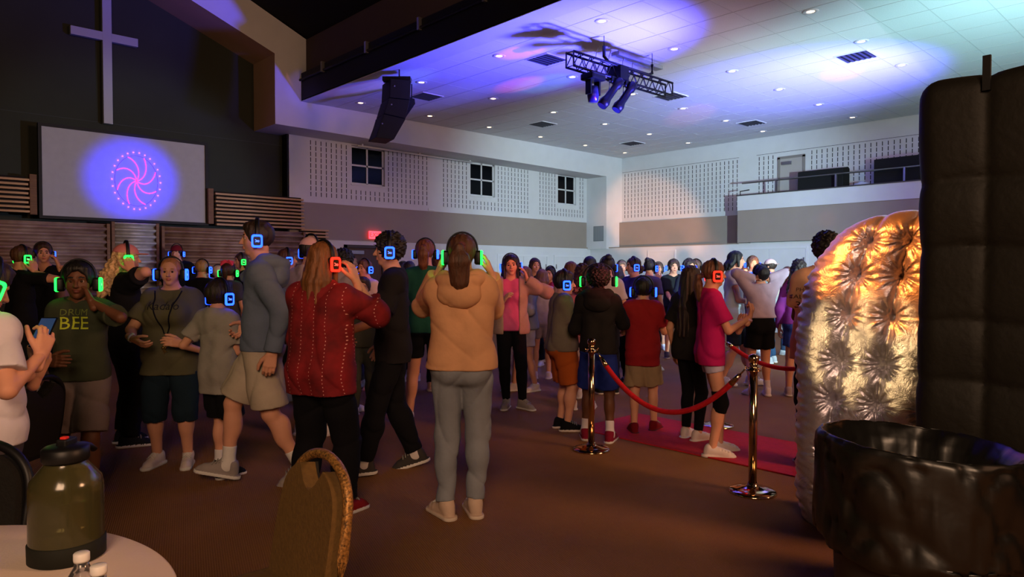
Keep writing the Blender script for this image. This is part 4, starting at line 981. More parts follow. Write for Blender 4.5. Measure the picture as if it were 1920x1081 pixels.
PI_ = person(px=866, fy=968, top=442, phi=176, label='woman in a tan hoodie and grey jeans, hands raised to her ears', fem=True, w=1.04, hairc='4a2c1c', hair='pony', hl=0.19, shirt='c4926c', hood=True, sleeve='long', hem=0.53, loose=0.027,
    pants='7c8088', ploose=.010, shoes='c2a894', solec='c9b8a6', rh=(.10, .07, .86, -.3, .05, 1), lh=(-.10, .07, .86, .3, .05, 1), rpole=(.0, .8, -1), lpole=(-.35, .1, -1), hp='g', hyaw=6, rf=(.045, .0, 0, 20), lf=(-.055, -.03, 0, 40), eyes=False, tailoff=.034, fold=.006, tailw=1.9)
PJ = person(px=797, dep=6.9, top=450, phi=178, label='girl with a reddish ponytail in a green top and black shorts', fem=True, hairc='6a3a24', hair='pony', hl=.14, shirt='1c4a3c', hem=.50, loose=.016,
    pants='0c0c12', plen='short', shoes='b8b0c0', hp='b', lh=(-.14, .1, .6), rh=(.12, .16, .62), eyes=False, rf=(.09, .02, 0), lf=(-.09, 0, 0), w=0.88, tailw=1.5)
PK = person(px=958, fy=765, top=478, phi=2, label='woman in a pink top under a beige jacket, black leggings', fem=True, w=0.95, hairc='1c1210', hair='long', hl=.13, shirt='b8507c', hem=0.51, loose=.014, sleeve='none',
    pants='0b0c10', plen='leggings', ploose=.006, shoes='8a8078', lh=(-.105, .05, .84, .3, .05, 1), lpole=(-1, 0, -.8), rh=(.06, .18, .70, -.4, .4, .6), hp='b', rf=(.03, .0, 0), lf=(-.075, .03, 0, 40), hroll=4, jacket='9a8272')
PL = person(px=986, fy=733, top=500, phi=-60, label='girl in a pale jacket and white shorts behind the pink-topped woman', fem=True, hairc='6a4028', hair='long', hl=.12, shirt='a08a84', sleeve='long', hem=.52, loose=.02,
    pants='b8aab0', plen='short', shoes='c4b4ae', lh=(-.08, .17, .74), rh=(.1, .15, .7), rf=(.05, .08, 0), lf=(-.05, -.06, 0), w=0.86, jacket='8a8690')
PM = person(px=1003, dep=11.2, top=484, phi=-30, label='girl with a dark red fringe in a black T-shirt and black trousers', fem=True, hairc='2c1216', hair='bob', hl=.05, shirt='121216', hem=.58, pants='0c0e12', ploose=.02, shoes='b8b0b4', hyaw=50, lh=(-.1, .2, .72), w=0.86)
PN = person(px=1033, dep=11.6, top=500, phi=-30, label='girl in a red top with an arm stretched out sideways', fem=True, hairc='140e10', hair='long', hl=.1, shirt='a83048', hem=.55, pants='3a4a68', shoes='b8b0b4', hp='b', rh=(.24, .12, .80, 1, .2, .1), hs=1.1, w=0.86)
PO = person(px=1054, dep=6.65, top=508, phi=100, label='boy in a taupe T-shirt and orange shorts beside the rope post', w=1.2, hairc='17110f', hair='short', hs=1.14, shirt='6e6258', hem=0.505, loose=.02,
    pants='a24e1e', plen='shorts', ploose=.02, shoes='101014', solec='c8b8b0', lh=(-.02, .18, .60), rh=(.06, .18, .58, -.3, 1, -.1), hp='b', rf=(.06, .02, 0), lf=(-.05, .0, 0))
PP = person(px=1122, dep=6.2, top=500, phi=168, label='boy in a black hoodie and blue shorts with white socks, back turned', hairc='0b0909', hair='afro', skin=M_skinD, hs=1.08, shirt='1b1919', hood=True, sleeve='long', hem=0.505, loose=.024,
    pants='1c2c78', plen='shorts', ploose=.026, shoes='7a1830', socks='cfc6cc', rh=(.07, .20, .74, -.2, .3, 1), lh=(-.08, .18, .66), hp='g', rf=(.07, -.02, 0), lf=(-.075, .02, 0), eyes=False, w=0.85)
PQ = person(px=1206, dep=6.55, top=521, phi=165, label='boy in a red T-shirt and khaki shorts on the red carpet', hairc='120d0d', hair='short', hs=1.17, shirt='8a1c22', hem=0.435, loose=.026,
    pants='8c765c', plen='shorts', ploose=.028, shoes='6a1018', solec='40101a', rh=(.06, .15, .74, -.3, .2, 1), lh=(-.06, .16, .70, .3, .2, 1), hp='b', rf=(.07, .05, 0, -20), lf=(-.05, -.05, 0, 20), eyes=False, w=0.88)
PR1 = person(px=1070, dep=8.3, top=491, phi=170, label='girl with straight brown hair in a pale pink top, back turned', fem=True, hairc='5e3826', hair='long', hl=.1, shirt='b08a88', hem=.50, loose=.02, pants='b0a0a4', plen='short', shoes='c8bcb8', eyes=False, w=0.86)
PR2 = person(px=1092, dep=7.6, top=495, phi=175, label='girl with wavy dark brown hair in a rosy top, back turned', fem=True, hairc='341c16', hair='longcurly', hl=.11, shirt='b87878', hem=.46, loose=.022, pants='a8989c', plen='short', shoes='c0b4b0', eyes=False, w=0.86)
PR3 = person(px=1105, dep=9.6, top=481, phi=160, label='girl with very long black hair standing behind the back-turned group', fem=True, hairc='150f12', hair='long', hl=.16, shirt='a09aa4', hem=.5, pants='20222c', shoes='c0b4b0', eyes=False, w=0.86)
PR4 = person(px=1139, dep=8.6, top=482, phi=185, label='girl with dark hair in a bun wearing a white top', fem=True, hairc='181014', hair='bun', shirt='b0a0a8', hem=.5, pants='1a1a22', plen='long', shoes='202228', hp='b', eyes=False, w=0.86)
PS = person(px=1190, dep=9.3, top=483, phi=-58, label='person in a purple T-shirt with a printed picture, black trousers', w=1.1, fem=True, hairc='2a1a18', hair='lowpony', hl=.05, shirt='2c2458', hem=.49, loose=.028, pants='0c0c12', ploose=.02, shoes='15151c', solec='d8d8e8',
    rh=(.0, .19, .68, -.8, .5, .3), lh=(-.03, .19, .64), hp='b', hyaw=-20)
print_on(PS, '@', .15, (0.0, 0, .735), 'a8686c', name='shirt_picture') if False else None
PT = person(px=1234, dep=13.5, top=492, phi=-10, label='woman in a pale aqua T-shirt and white trousers, far behind the rope', fem=True, hairc='4a3428', hair='long', hl=.06, shirt='a8c4c8', hem=.48, loose=.022, pants='c8d0d8', plen='capri', shoes='d0d8e0', hp='b', lh=(-.02, .17, .8), rh=(.02, .18, .78), w=0.86)
PU = person(px=1262, dep=12.2, top=488, phi=4, label='boy in a dark T-shirt and dark shorts with hands clasped', hairc='3a2620', hair='curly', shirt='1a1c1e', hem=.52, loose=.02, pants='141c1c', plen='shorts', shoes='3a3030', rh=(.02, .14, .53, -.8, .4, -.4), lh=(-.02, .14, .53, .8, .4, -.4), hp='b', w=0.9)
PV = person(px=1293, fy=826, top=499, phi=128, label='girl with waist-length dark hair in a black T-shirt and leggings', fem=True, w=0.8, hairc='24150f', hair='long', hl=.33, shirt='1e1b1a', hem=.47, loose=.022, pants='0a0a0e', plen='leggings', ploose=.005, croc=True, shoes='c8b8b4', eyes=False,
    rh=(.13, .05, .50), rf=(.05, .02, 0), lf=(-.05, .04, 0))
PW = person(px=1333, fy=853, top=489, phi=88, label='girl in a magenta T-shirt and white shorts with a black knee brace', fem=True, w=0.8, hairc='5a3826', hair='lowpony', hl=.17, shirt='a8165c', hem=.47, loose=0.02, pants='b0a8c0', plen='mini', ploose=.010, croc=True, shoes='d4c4c0', solec='d4c4c0', socks=None,
    rh=(.02, .19, .71, -.2, .4, 1), lh=(-.05, .17, .66, .2, .4, 1), rpole=(.4, -.4, -1), brace='0c0b0e', hp='r', rf=(.05, .0, 0), lf=(-.05, .06, 0), hyaw=4, rcurl=1.2, lcurl=1.2, tailw=1.5)
PX_ = person(px=1376, dep=9.2, top=471, phi=70, label='tall person with chin-length black hair in a loose white top', hairc='0c0c10', hair='bob', hl=.07, shirt='c8d8dc', sleeve='cap', hem=.46, loose=.03, pants='20242c', plen='shorts', shoes='c0c0c8', rh=(.1, .18, .62), lf=(-.05, .13, 0), rf=(.05, -.08, .01), w=0.86)
PY = person(px=1426, fy=742, top=497, phi=182, label='girl in a lavender sweatshirt with both hands behind her head', fem=True, w=0.95, hairc='0c0a10', hair='pony', hl=.06, shirt='a090a4', sleeve='long', hem=0.6, loose=.022, pants='09090c', plen='short', ploose=.02, croc=True, shoes='d0c4d0', socks='c8bcc8',
    rh=(.045, -.02, .90, -.8, -.2, .4), lh=(-.045, -.02, .90, .8, -.2, .4), rpole=(1, .2, -.4), lpole=(-1, .2, -.4), hp='b', eyes=False, rf=(.06, 0, 0), lf=(-.06, 0, 0), tailw=2.2)
PZ = person(px=1410, dep=12.5, top=482, phi=0, label='boy with curly fair-brown hair behind the lavender sweatshirt', hairc='5a4232', hair='curly', shirt='7a6a72', pants='30384a', shoes='c0c0c8', hp='b', w=0.9)
PZ2 = person(px=1446, dep=11.5, top=486, phi=-130, label='man in a white cap, grey T-shirt and blue jeans', hairc='2a1e18', hair='short', shirt='7a8488', pants='26405e', shoes='a0a8b0', cap='d0b0ac', capb=True, eyes=False)
PAA = person(px=1497, dep=8.4, top=487, phi=150, label='girl with long curly dark hair in a pink and purple top and denim shorts', fem=True, hairc='1c1214', hair='longcurly', hl=.17, shirt='8c3a9c', sleeve='long', hem=.53, pants='3a4a9a', plen='short', ploose=.02, shoes='a09094', eyes=False, w=0.86)
PAB = person(px=1550, dep=5.3, top=438, phi=172, label='man in a peach T-shirt with lettering on its back, beside the silver inflatable', hairc='0c0908', hair='curly', skin=M_skinD, shirt='dcae90', hem=.47, loose=.03, pants='1c1c20', w=1.2, lh=(-.04, .2, .62), rh=(.04, .2, .62), shoes='202024', eyes=False)
print_on(PAB, 'PHOTO BOOTH', .040, (-.052, 0, .765), '6a5450', back=True); print_on(PAB, 'CALL US FOR FREE', .045, (-.052, 0, .735), '5a4644', back=True); print_on(PAB, '346-627-1', .070, (-.052, 0, .70), '3a2e2c', back=True)
for k, zz in enumerate((.665, .63, .60)): print_on(PAB, '_________' if k else '____________', .05, (0, 0, zz), '8a6a5c', back=True)
# background crowd, left
BG = [
 dict(px=38, dep=7.6, top=462, phi=150, label='person in black with both hands cupped over green headphones', hairc='4a2e1c', hair='short', shirt='0e0e10', pants='18181c', hp='g', rh=EAR_R, lh=EAR_L, rpole=(1, .4, -.4), eyes=False),
 dict(px=82, dep=8.7, top=456, phi=20, label='boy with a brown mop of hair holding blue headphones to his ear', hairc='3a2418', hair='short', shirt='121214', pants='18181c', hp='b', lh=EAR_L, lpole=(-1, 0, -.6), hyaw=20),
 dict(px=112, dep=8.8, top=505, phi=140, label='child in a dusky pink T-shirt behind the lime-lettered boy', hairc='241812', hair='short', shirt='7c5c5c', pants='38343a', hs=1.1, eyes=False),
 dict(px=378, dep=9.5, top=488, phi=178, label='person with short blond hair in a black top, back turned', hairc='a07c50', hair='short', shirt='101014', pants='181820', hp='b', eyes=False),
 dict(px=408, dep=10.5, top=497, phi=170, label='child in a white T-shirt with small blue headphones', hairc='c0a890', hair='buzz', shirt='b8b0c0', pants='282830', hp='b', hs=1.15, eyes=False),
 dict(px=427, dep=9.5, top=493, phi=182, label='girl wearing a bright pink bow in her brown hair', fem=True, hairc='3c2418', hair='pony', hl=.1, shirt='3c3a3c', pants='202024', hp='g', hs=1.12, eyes=False),
 dict(px=455, dep=11.2, top=475, phi=-50, label='smiling woman in black with long brown hair and green headphones', fem=True, hairc='3c2418', hair='long', hl=.1, shirt='141214', pants='18181c', hp='g', rh=(.03, .17, .66)),
 dict(px=535, dep=8.2, top=467, phi=120, label='boy with reddish-brown hair behind the blue hoodie', hairc='4a2a20', hair='short', shirt='5a5464', pants='28282c', hp='b', eyes=False),
 dict(px=580, dep=6.4, top=446, phi=150, label='tall person in a pink-white cap and white T-shirt behind the red blouse', hairc='15100e', hair='short', shirt='b09898', pants='202024', cap='d0a0a4', hp='b', eyes=False, loose=.025, w=1.05),
 dict(px=642, dep=7.5, top=470, phi=140, label='person in a white T-shirt with black straps behind the raised red headphones', hairc='15100e', hair='afro', shirt='b09c9c', pants='2c2c34', w=1.15, loose=.03, eyes=False),
 dict(px=655, dep=10.2, top=481, phi=160, label='girl with light brown curls in a dark red top', fem=True, hairc='6a4a34', hair='longcurly', hl=.06, shirt='6a2830', pants='28282c', eyes=False),
 dict(px=686, dep=9.0, top=487, phi=-35, label='person in a white top with a hand held up to the face', hairc='5a3c30', hair='short', shirt='c0b0b4', pants='4a4a40', hp='b', rh=(.02, .12, .86, 0, 0, 1)),
 dict(px=680, dep=7.3, top=520, phi=10, label='child in an olive top just behind the walking boy in black', hairc='4a3428', hair='short', shirt='3c3a30', pants='3a3c34', hs=1.15),
 dict(px=755, dep=10.0, top=492, phi=170, label='person with short dark hair and a green headphone glow', hairc='181212', hair='short', shirt='2a2a2e', pants='202028', hp='g', eyes=False),
 dict(px=822, dep=8.8, top=480, phi=165, label='person with short reddish curls between the ponytails', hairc='3c1e1c', hair='curly', shirt='202838', pants='181820', shoes='c8a090', eyes=False),
 dict(px=768, dep=9.6, top=490, phi=200, label='girl in purple leggings behind the walking boy', fem=True, hairc='20141a', hair='long', hl=.08, shirt='3c3044', pants='4a3c64', plen='leggings', shoes='c0a8b0', eyes=False),
 dict(px=1165, dep=12.4, top=489, phi=5, label='small-looking distant person with blue headphones beside the purple T-shirt', hairc='6a5248', hair='short', shirt='c4b0b8', pants='8088a0', hp='b'),
 dict(px=1217, dep=10.6, top=487, phi=140, label='girl with dark tied hair between the purple and aqua T-shirts', fem=True, hairc='1a1216', hair='bun', shirt='4a3c58', pants='1c1c24', hp='b', eyes=False),
 dict(px=1290, dep=11.2, top=487, phi=25, label='boy with dark curls and blue headphones right of the clasped hands', hairc='2c1e1c', hair='curly', shirt='242834', pants='202430', shoes='282020', hp='b'),
 dict(px=1306, dep=11.9, top=488, phi=-40, label='boy with brown curls facing left behind the long dark hair', hairc='4a3228', hair='curly', shirt='5a4c5c', pants='2a3448', shoes='b0b0b8', hp='b'),
 dict(px=1394, dep=13.4, top=499, phi=5, label='small distant girl in a yellow skirt', fem=True, hairc='3a2620', hair='bun', shirt='a88c94', pants='b08c18', plen='shorts', ploose=.05, shoes='c0c8d0'),
 dict(px=1158, dep=11.0, top=497, phi=200, label='person in a lilac top behind the black hoodie', fem=True, hairc='2a1a1c', hair='long', hl=.08, shirt='8c7c94', pants='30303c', shoes='d0d0d8', eyes=False),
 dict(px=1475, dep=12.6, top=500, phi=40, label='distant person in grey at the edge of the silver inflatable', hairc='2a1e1c', hair='short', shirt='6c7076', pants='283850', shoes='b0b8c0'),
 dict(px=1016, dep=9.8, top=505, phi=175, label='child in a pale lilac top left of the taupe T-shirt', fem=True, hairc='6a4434', hair='long', hl=.08, shirt='a898a8', pants='9a8c94', plen='short', shoes='c0b0c8', eyes=False, hs=1.08),
]
for k, d in enumerate(BG):
    d.setdefault('w', .86 if d.get('fem') else .92); P = person(**d)
    if 'pink bow' in d['label']:
        mb = MB(); c = Vector(P['hf']((0, -.2, .58)))
        for s in (1, -1):
            for j in range(3):
                M = Matrix.Translation(c) @ Euler((R_(20 * j - 20), R_(s * (12 + 22 * j)), 0)).to_matrix().to_4x4(); mb.box(min(0, s * .085), max(0, s * .085), -.012, .012, -.02, .03 + .012 * j, M=M)
        mb.build('hair_bow', fabric('e04a68'), P['root'], bevel=.006)
PDJ = person(px=333, dep=12.6, top=460, phi=4, label='person in a dark red cap and black shirt standing in front of the corrugated panels', H=1.98, hairc='14100e', hair='short', shirt='0c0c0e', pants='0c0c10', w=1.25, cap='701820', hp='b', loose=.03)
# ------------------------------------------------------------------ silver inflatable, black inflatable panel
def foil_mat():
    m = bpy.data.materials.new('silver_foil'); m.use_nodes = True; nt = m.node_tree; b = nt.nodes['Principled BSDF']
    b.inputs['Base Color'].default_value = (.58, .55, .66, 1); b.inputs['Metallic'].default_value = .82; b.inputs['Roughness'].default_value = .36
    tc = nt.nodes.new('ShaderNodeTexCoord'); n = nt.nodes.new('ShaderNodeTexNoise'); n.inputs['Scale'].default_value = 9; n.inputs['Detail'].default_value = 6; n.inputs['Roughness'].default_value = .65; n.inputs['Distortion'].default_value = .6
    v = nt.nodes.new('ShaderNodeTexVoronoi'); v.feature = 'DISTANCE_TO_EDGE'; v.inputs['Scale'].default_value = 7
    ad = nt.nodes.new('ShaderNodeMath'); ad.operation = 'MULTIPLY_ADD'; ad.inputs[1].default_value = .35
    nt.links.new(tc.outputs['Object'], n.inputs['Vector']); nt.links.new(n.outputs['Color'], v.inputs['Vector']) if False else nt.links.new(tc.outputs['Object'], v.inputs['Vector'])
    nt.links.new(v.outputs[0], ad.inputs[0]); nt.links.new(n.outputs[0], ad.inputs[2])
    bp = nt.nodes.new('ShaderNodeBump'); bp.inputs['Strength'].default_value = .55; bp.inputs['Distance'].default_value = .02
    nt.links.new(ad.outputs[0], bp.inputs['Height']); nt.links.new(bp.outputs[0], b.inputs['Normal'])
    return m
def silver():
    F = Fld((3.98, 1.0, 0), (4.62, 2.02, 1.97), .0085)
    x = F.ax[0][:, None, None]; y = F.ax[1][None, :, None]; z = F.ax[2][None, None, :]
    T, r, yc = .45, .20, 1.20
    dy = np.abs(y - yc) / .74; dz = np.maximum(z - 1.0, 0) / .87
    d2 = ((dy ** 2.6 + dz ** 2.6) ** (1 / 2.6) - 1) * .74 + 0 * x
    # bulge at the foot narrows a little
    d2 = d2 + .05 * np.clip((.25 - z) / .25, 0, 1) ** 2
    cols = [(lambda zz: np.interp(zz, [0, .44, .77, 1.27, 1.67, 1.9], [1.70, 1.70, 1.67, 1.60, 1.50, 1.42])), (lambda zz: np.interp(zz, [0, .44, .8, 1.27, 1.67, 1.9], [1.46, 1.45, 1.43, 1.36, 1.29, 1.24])), (lambda zz: np.interp(zz, [0, 1.9], [1.22, 1.08]))]
    front = np.clip((4.25 - x) / .12, 0, 1)
    dx = np.abs(x - 4.325) - T / 2
    q1 = np.maximum(d2 + r, 0); q2 = np.maximum(dx + r, 0)
    F.F = (np.sqrt(q1 ** 2 + q2 ** 2) + np.minimum(np.maximum(d2 + r, dx + r), 0) - r).astype(np.float32)
    rz = [.20, .44, .77, 1.0, 1.27, 1.50, 1.69]
    disp = np.zeros((1,) + (len(F.ax[1]), len(F.ax[2])))
    Y, Z = F.ax[1][:, None], F.ax[2][None, :]
    disp = np.zeros(np.broadcast(Y, Z).shape)
    for ci, c in enumerate(cols):
        cy = c(Z[0])[None, :]; dd = np.abs(Y - cy)
        disp += .022 * np.exp(-(dd / .035) ** 2) + .012 * np.exp(-(dd / .012) ** 2) * (1 + .5 * np.sin(60 * Z))
        for k, t in enumerate(rz):
            y0 = c(t); u, v_ = Y - y0, Z - t; rho = np.sqrt(u * u + v_ * v_); th = np.arctan2(v_, u)
            disp += .055 * np.exp(-(rho / .05) ** 1.3)
            disp += .0075 * (np.sin(13 * th + ci + k) + .6 * np.sin(23 * th + 2 * k + 3 * ci)) * np.exp(-((rho - .045) / .05) ** 2)
    # ripples along the rounded edge
    edge = np.exp(-((Y - (1.94 - .25 * np.clip((Z - 1.0) / .9, 0, 1) ** 2)) / .12) ** 2)
    disp += .006 * edge * (np.sin(75 * Z + 4 * np.sin(9 * Z) + 25 * Y) + .6 * np.sin(130 * Z - 30 * Y))
    disp *= np.clip((1.95 - Z) / .25, .25, 1)
    F.F += disp[None].astype(np.float32)
    F.noise(.006, 9, 8, 7, 4, 2.)
    F.plane((0, 0, 0.0), (0, 0, -1)); F.plane((0, 1.02, 0), (0, -1, 0))
    o = link('inflatable_wall', mk_mesh('inflatable_wall', [F.mesh()], [foil_mat()]), None); tag(o, 'large silver quilted inflatable wall with rounded top, glowing orange', 'inflatable')
silver()
def black_panel():
    F = Fld((3.42, -1.5, 0), (3.95, 1.2, 2.5), .016)
    x = F.ax[0][:, None, None]; Y, Z = F.ax[1][:, None], F.ax[2][None, :]
    r = .09; a = np.abs(x - 3.70) - .15; b = np.abs(Y + .16) - 1.24; c = Z - 2.40
    q = [np.maximum(v + r, 0) for v in (a, b[None], c[None])]
    F.F = (np.sqrt(q[0] ** 2 + q[1] ** 2 + q[2] ** 2) - r + 0 * x * b[None] * c[None]).astype(np.float32)
    disp = np.zeros(np.broadcast(Y, Z).shape)
    for y0 in (.80, .20, -.4, -1.): disp += .025 * np.exp(-(np.abs(Y - y0) / .02) ** 1.5) + .02 * np.exp(-((Y - y0) / .10) ** 2)
    for z0 in (1.92, 1.62, 1.29, 1.02, .72, .4): disp += (.022 * np.exp(-(np.abs(Z - z0 - .012 * np.sin(9 * Y)) / .018) ** 1.5) + .02 * np.exp(-((Z - z0) / .08) ** 2)) * (.4 + .6 * np.abs(np.cos(5 * (Y - .8))))
    F.F += .55 * disp[None].astype(np.float32); F.noise(.005, 7, 6, 8, 2, 2.); F.plane((0, 0, 0), (0, 0, -1))
    o = link('inflatable_panel', mk_mesh('inflatable_panel', [F.mesh()], [mat('black_nylon', '16140e', .62, bump=.25, bscale=25, noise=.1, nscale=6)]), None); tag(o, 'tall black puffy inflatable panel standing behind the trash can', 'inflatable')
    MB().box(3.545, 3.56, .785, .815, 2.30, 2.45).build('strap_tab', M_blk, o)
black_panel()
lamp('SPOT', 'silver_orange_fill', (1.2, 4.2, 3.9), 1150, (1.0, .25, .035), (4.15, 1.45, 1.66), .03, 11, .5)  # unseen narrow spot added to colour the upper silver wall orange
lamp('SPOT', 'silver_yellow_fill', (.9, 3.4, 1.15), 110, (1.0, .66, .25), (4.15, 1.45, 1.08), .03, 11, .45)  # second added spot, unseen, yellow on the middle of the silver wall

# ------------------------------------------------------------------ red carpet, stanchions, ropes
M_redc = mat('red_carpet', 'b01820', .95, noise=.12, nscale=30, bump=.4, bscale=120)
o = MB().box(5.0, 6.0, 1.3, 4.45, 0.001, .012).build('red_carpet', M_redc, bevel=.003); tag(o, 'bright red carpet runner lying on the brown floor between the ropes', 'carpet')
M_brass = mat('polished_brass', 'd0b088', .12, metal=1.0); M_rope = mat('red_velvet', 'b8101c', .8, noise=.15, nscale=30, bump=.4, bscale=90)
def stanchion(x, y, label):
    e = empty('stanchion', (x, y, 0)); tag(e, label, 'stanchion', 'rope stanchions')
    MB().lathe([(.16, .0), (.16, .008), (.150, .018), (.10, .028), (.05, .040), (.036, .055), (.033, .07)], 40).build('base', M_brass, e)
    MB().lathe([(.028, .05), (.028, .85)], 24).build('pole', M_brass, e)
    MB().lathe([(.028, .835), (.052, .84), (.052, .846), (.03, .855), (.024, .87), (.030, .885), (.022, .895)], 24).build('collar', M_brass, e)
    MB().lathe([(.001, .885), (.022, .89), (.034, .905), (.038, .922), (.034, .94), (.018, .953), (.001, .956)], 24).build('finial', M_brass, e)
    for k in range(4):
        a = k * math.pi / 2 + .6; MB().tube([(.028 * math.cos(a), .028 * math.sin(a), .86), (.05 * math.cos(a), .05 * math.sin(a), .855), (.056 * math.cos(a), .056 * math.sin(a), .875)], .004, 6).build('hook', M_brass, e)
SL, SR, B1, B2 = (4.51, 3.83), (4.45, 2.33), (6.12, 3.58), (6.12, 2.25)
stanchion(*SL, 'shiny metal rope stanchion in front of the boy in the black hoodie'); stanchion(*SR, 'shiny metal rope stanchion nearest to the silver inflatable'); stanchion(*B1, 'rope stanchion standing behind the girl in magenta'); stanchion(*B2, 'rope stanchion hidden behind the silver inflatable')
def rope(a, b, sag, label):
    e = empty('barrier_rope', (0, 0, 0)); tag(e, label, 'rope', 'red barrier ropes')
    A, B = Vector((*a, .855)), Vector((*b, .855)); d = (B - A); dn = d.normalized(); A += dn * .055; B -= dn * .055
    P_ = lambda t: A.lerp(B, t) + Vector((0, 0, -sag * (1 - (2 * t - 1) ** 2)))
    MB().tube([P_(.07 + .86 * t / 40) for t in range(41)], .0205, 12).build('velvet_rope', M_rope, e)
    for t0, t1 in ((.0, .08), (1., .92)):
        MB().tube([P_(t0 + (t1 - t0) * .45), P_(t0 + (t1 - t0) * 1.05)], [.016, .023], 12).build('end_cap', M_brass, e)
        MB().tube([P_(t0), P_(t0 + (t1 - t0) * .25), P_(t0 + (t1 - t0) * .5)], .006, 8).build('snap_hook', M_brass, e)
rope(SL, SR, .41, 'thick red velvet rope sagging between the two front stanchions'); rope(B1, B2, .22, 'red velvet rope beyond the red carpet, running behind the silver inflatable')

# ------------------------------------------------------------------ trash can with black bag
c = G(1.445, 2.45)
e = empty('trash_can', c); tag(e, 'large round grey trash can at the foot of the black inflatable panel', 'trash can')
MB().lathe([(.24, 0), (.25, .02), (.288, .82), (.302, .83), (.302, .85), (.290, .85), (.235, .03), (.001, .03)], 40).build('bin', mat('grey_bin', '3c3a3a', .6, bump=.1, bscale=40), e)
def bag():
    n, mth = 110, 70; vs = []; qs = []; rl = np.array([RGT[0], RGT[1]])
    prof = [(.001, .10), (.20, .10), (.225, .40), (.238, .60), (.250, .75), (.268, .86), (.300, .905), (.318, .922), (.330, .905), (.335, .86), (.336, .80), (.338, .72), (.340, .64), (.342, .58), (.335, .555)]
    tt = np.linspace(0, len(prof) - 1, mth); pr = np.interp(tt, range(len(prof)), [p[0] for p in prof]); pz = np.interp(tt, range(len(prof)), [p[1] for p in prof])
    for i in range(mth):
        for k in range(n):
            th = 2 * math.pi * k / n; out = tt[i] > 7
            wv = .5 * math.sin(7 * th + 1.5 * math.sin(tt[i] + th * 2)) + .35 * math.sin(13 * th + 2 * math.sin(.9 * tt[i])) + .2 * math.sin(29 * th + tt[i])
            rr = pr[i] + wv * (.007 if out else .012) * min(1, abs(tt[i] - 7) / 2 + .35)
            rr -= .016 * (max(0, 1 - abs(math.sin(5 * th + 1.1 * tt[i] * math.sin(2.3 * th + 1)))) ** 3 + .8 * max(0, 1 - abs(math.sin(3 * th - .55 * tt[i] + math.sin(3 * th)))) ** 4) * out
            x, y = rr * math.cos(th), rr * math.sin(th)
            zz = pz[i] - .022 * (x * rl[0] + y * rl[1]) / .33 * (1 if pz[i] > .7 else .3) + .006 * math.sin(9 * th + 1) * (i > mth * .9)
            zz += .02 * math.sin(3 * th + 2) * (tt[i] > 13)
            vs.append((x, y, zz))
    for i in range(mth - 1):
        for k in range(n): qs.append((i * n + k, i * n + (k + 1) % n, (i + 1) * n + (k + 1) % n, (i + 1) * n + k))
    me = mk_mesh('trash_bag', [(np.array(vs), np.array(qs))], [mat('black_bin_bag', '0a0906', .4, bump=.5, bscale=7, spec=.7)])
    o = link('trash_bag', me, None, None, c); tag(o, 'glossy black plastic bag folded over the rim of the grey trash can', 'bag'); o.modifiers.new('t', 'SOLIDIFY').thickness = .003
bag()

# ------------------------------------------------------------------ round table with white cloth, jug, water bottles
tc_ = G(-1.5, 1.34)
e = empty('round_table', tc_); tag(e, 'round folding table under a white cloth in the near left corner', 'table')
MB().lathe([(.001, .72), (.755, .72), (.755, .744), (.001, .744)], 64).build('tabletop', M_wood, e)
for k in range(4):
    a = k * math.pi / 2 + .4; MB().tube([(.45 * math.cos(a), .45 * math.sin(a), .72), (.52 * math.cos(a), .52 * math.sin(a), 0)], .016, 10).build('leg', M_tr, e)
n = 160; mb = MB(); prof = [(.001, .747), (.60, .747), (.757, .747), (.764, .742), (.768, .72), (.775, .55), (.782, .35), (.79, .12)]; rings = []
for i, (r, z) in enumerate(prof):
    rings.append([mb.bm.verts.new(((r + (.03 * (.72 - z) * math.sin(18 * 2 * math.pi * k / n) if z < .72 else 0)) * math.cos(2 * math.pi * k / n), (r + (.03 * (.72 - z) * math.sin(18 * 2 * math.pi * k / n) if z < .72 else 0)) * math.sin(2 * math.pi * k / n), z)) for k in range(n)])
for i in range(len(rings) - 1):
    for k in range(n): mb.bm.faces.new((rings[i][k], rings[i][(k + 1) % n], rings[i + 1][(k + 1) % n], rings[i + 1][k])).smooth = True
o = mb.build('tablecloth', mat('white_cloth', 'd8c4b4', .9, noise=.03, nscale=5, bump=.15, bscale=160), None, tc_); tag(o, 'white tablecloth draped over the round table', 'tablecloth')
j = G((118 - 960) / FPX * 1.86, 1.86, .748)
e = empty('water_jug', j, TH); tag(e, 'big smoky olive water jug with a black lid on the white tablecloth', 'jug')
M_smoke = mat('smoky_plastic', '6e6a42', .16, trans=.75, spec=.5)
mb = MB().lathe([(.001, .0), (.080, .0), (.088, .008), (.089, .06), (.088, .195), (.084, .215), (.062, .243), (.050, .258), (.048, .270)], 48); mb.build('jug_body', M_smoke, e)
MB().lathe([(.001, .006), (.082, .006), (.083, .150), (.001, .150)], 40).build('water', mat('dim_water', '4a4a34', .05, trans=.8), e)
MB().lathe([(.001, -.001), (.084, -.001), (.092, .004), (.0925, .048), (.0895, .052)], 48).build('rubber_boot', mat('dark_rubber', '14160f', .8), e)
MB().tube([(0, 0, .02), (0, 0, .26)], .006, 10).build('straw', mat('straw_plastic', '8a8a60', .3), e)
MB().lathe([(.001, .262), (.054, .262), (.057, .268), (.057, .296), (.050, .302), (.030, .306), (.001, .306)], 40).build('lid', M_plas, e)
MB().box(-.02, .03, -.014, .014, .300, .322).build('spout_cover', M_plas, e, bevel=.005)
MB().box(-.012, .004, -.008, .008, .321, .328).build('button', mat('red_button', 'd83028', .4), e, bevel=.002)
MB().tube([(.05, 0, .290), (.075, 0, .288), (.105, 0, .276), (.125, 0, .262)], .011, 10, flat=.8).build('handle', M_plas, e)
M_clear = mat('clear_plastic', 'e8e8ee', .06, trans=.95)
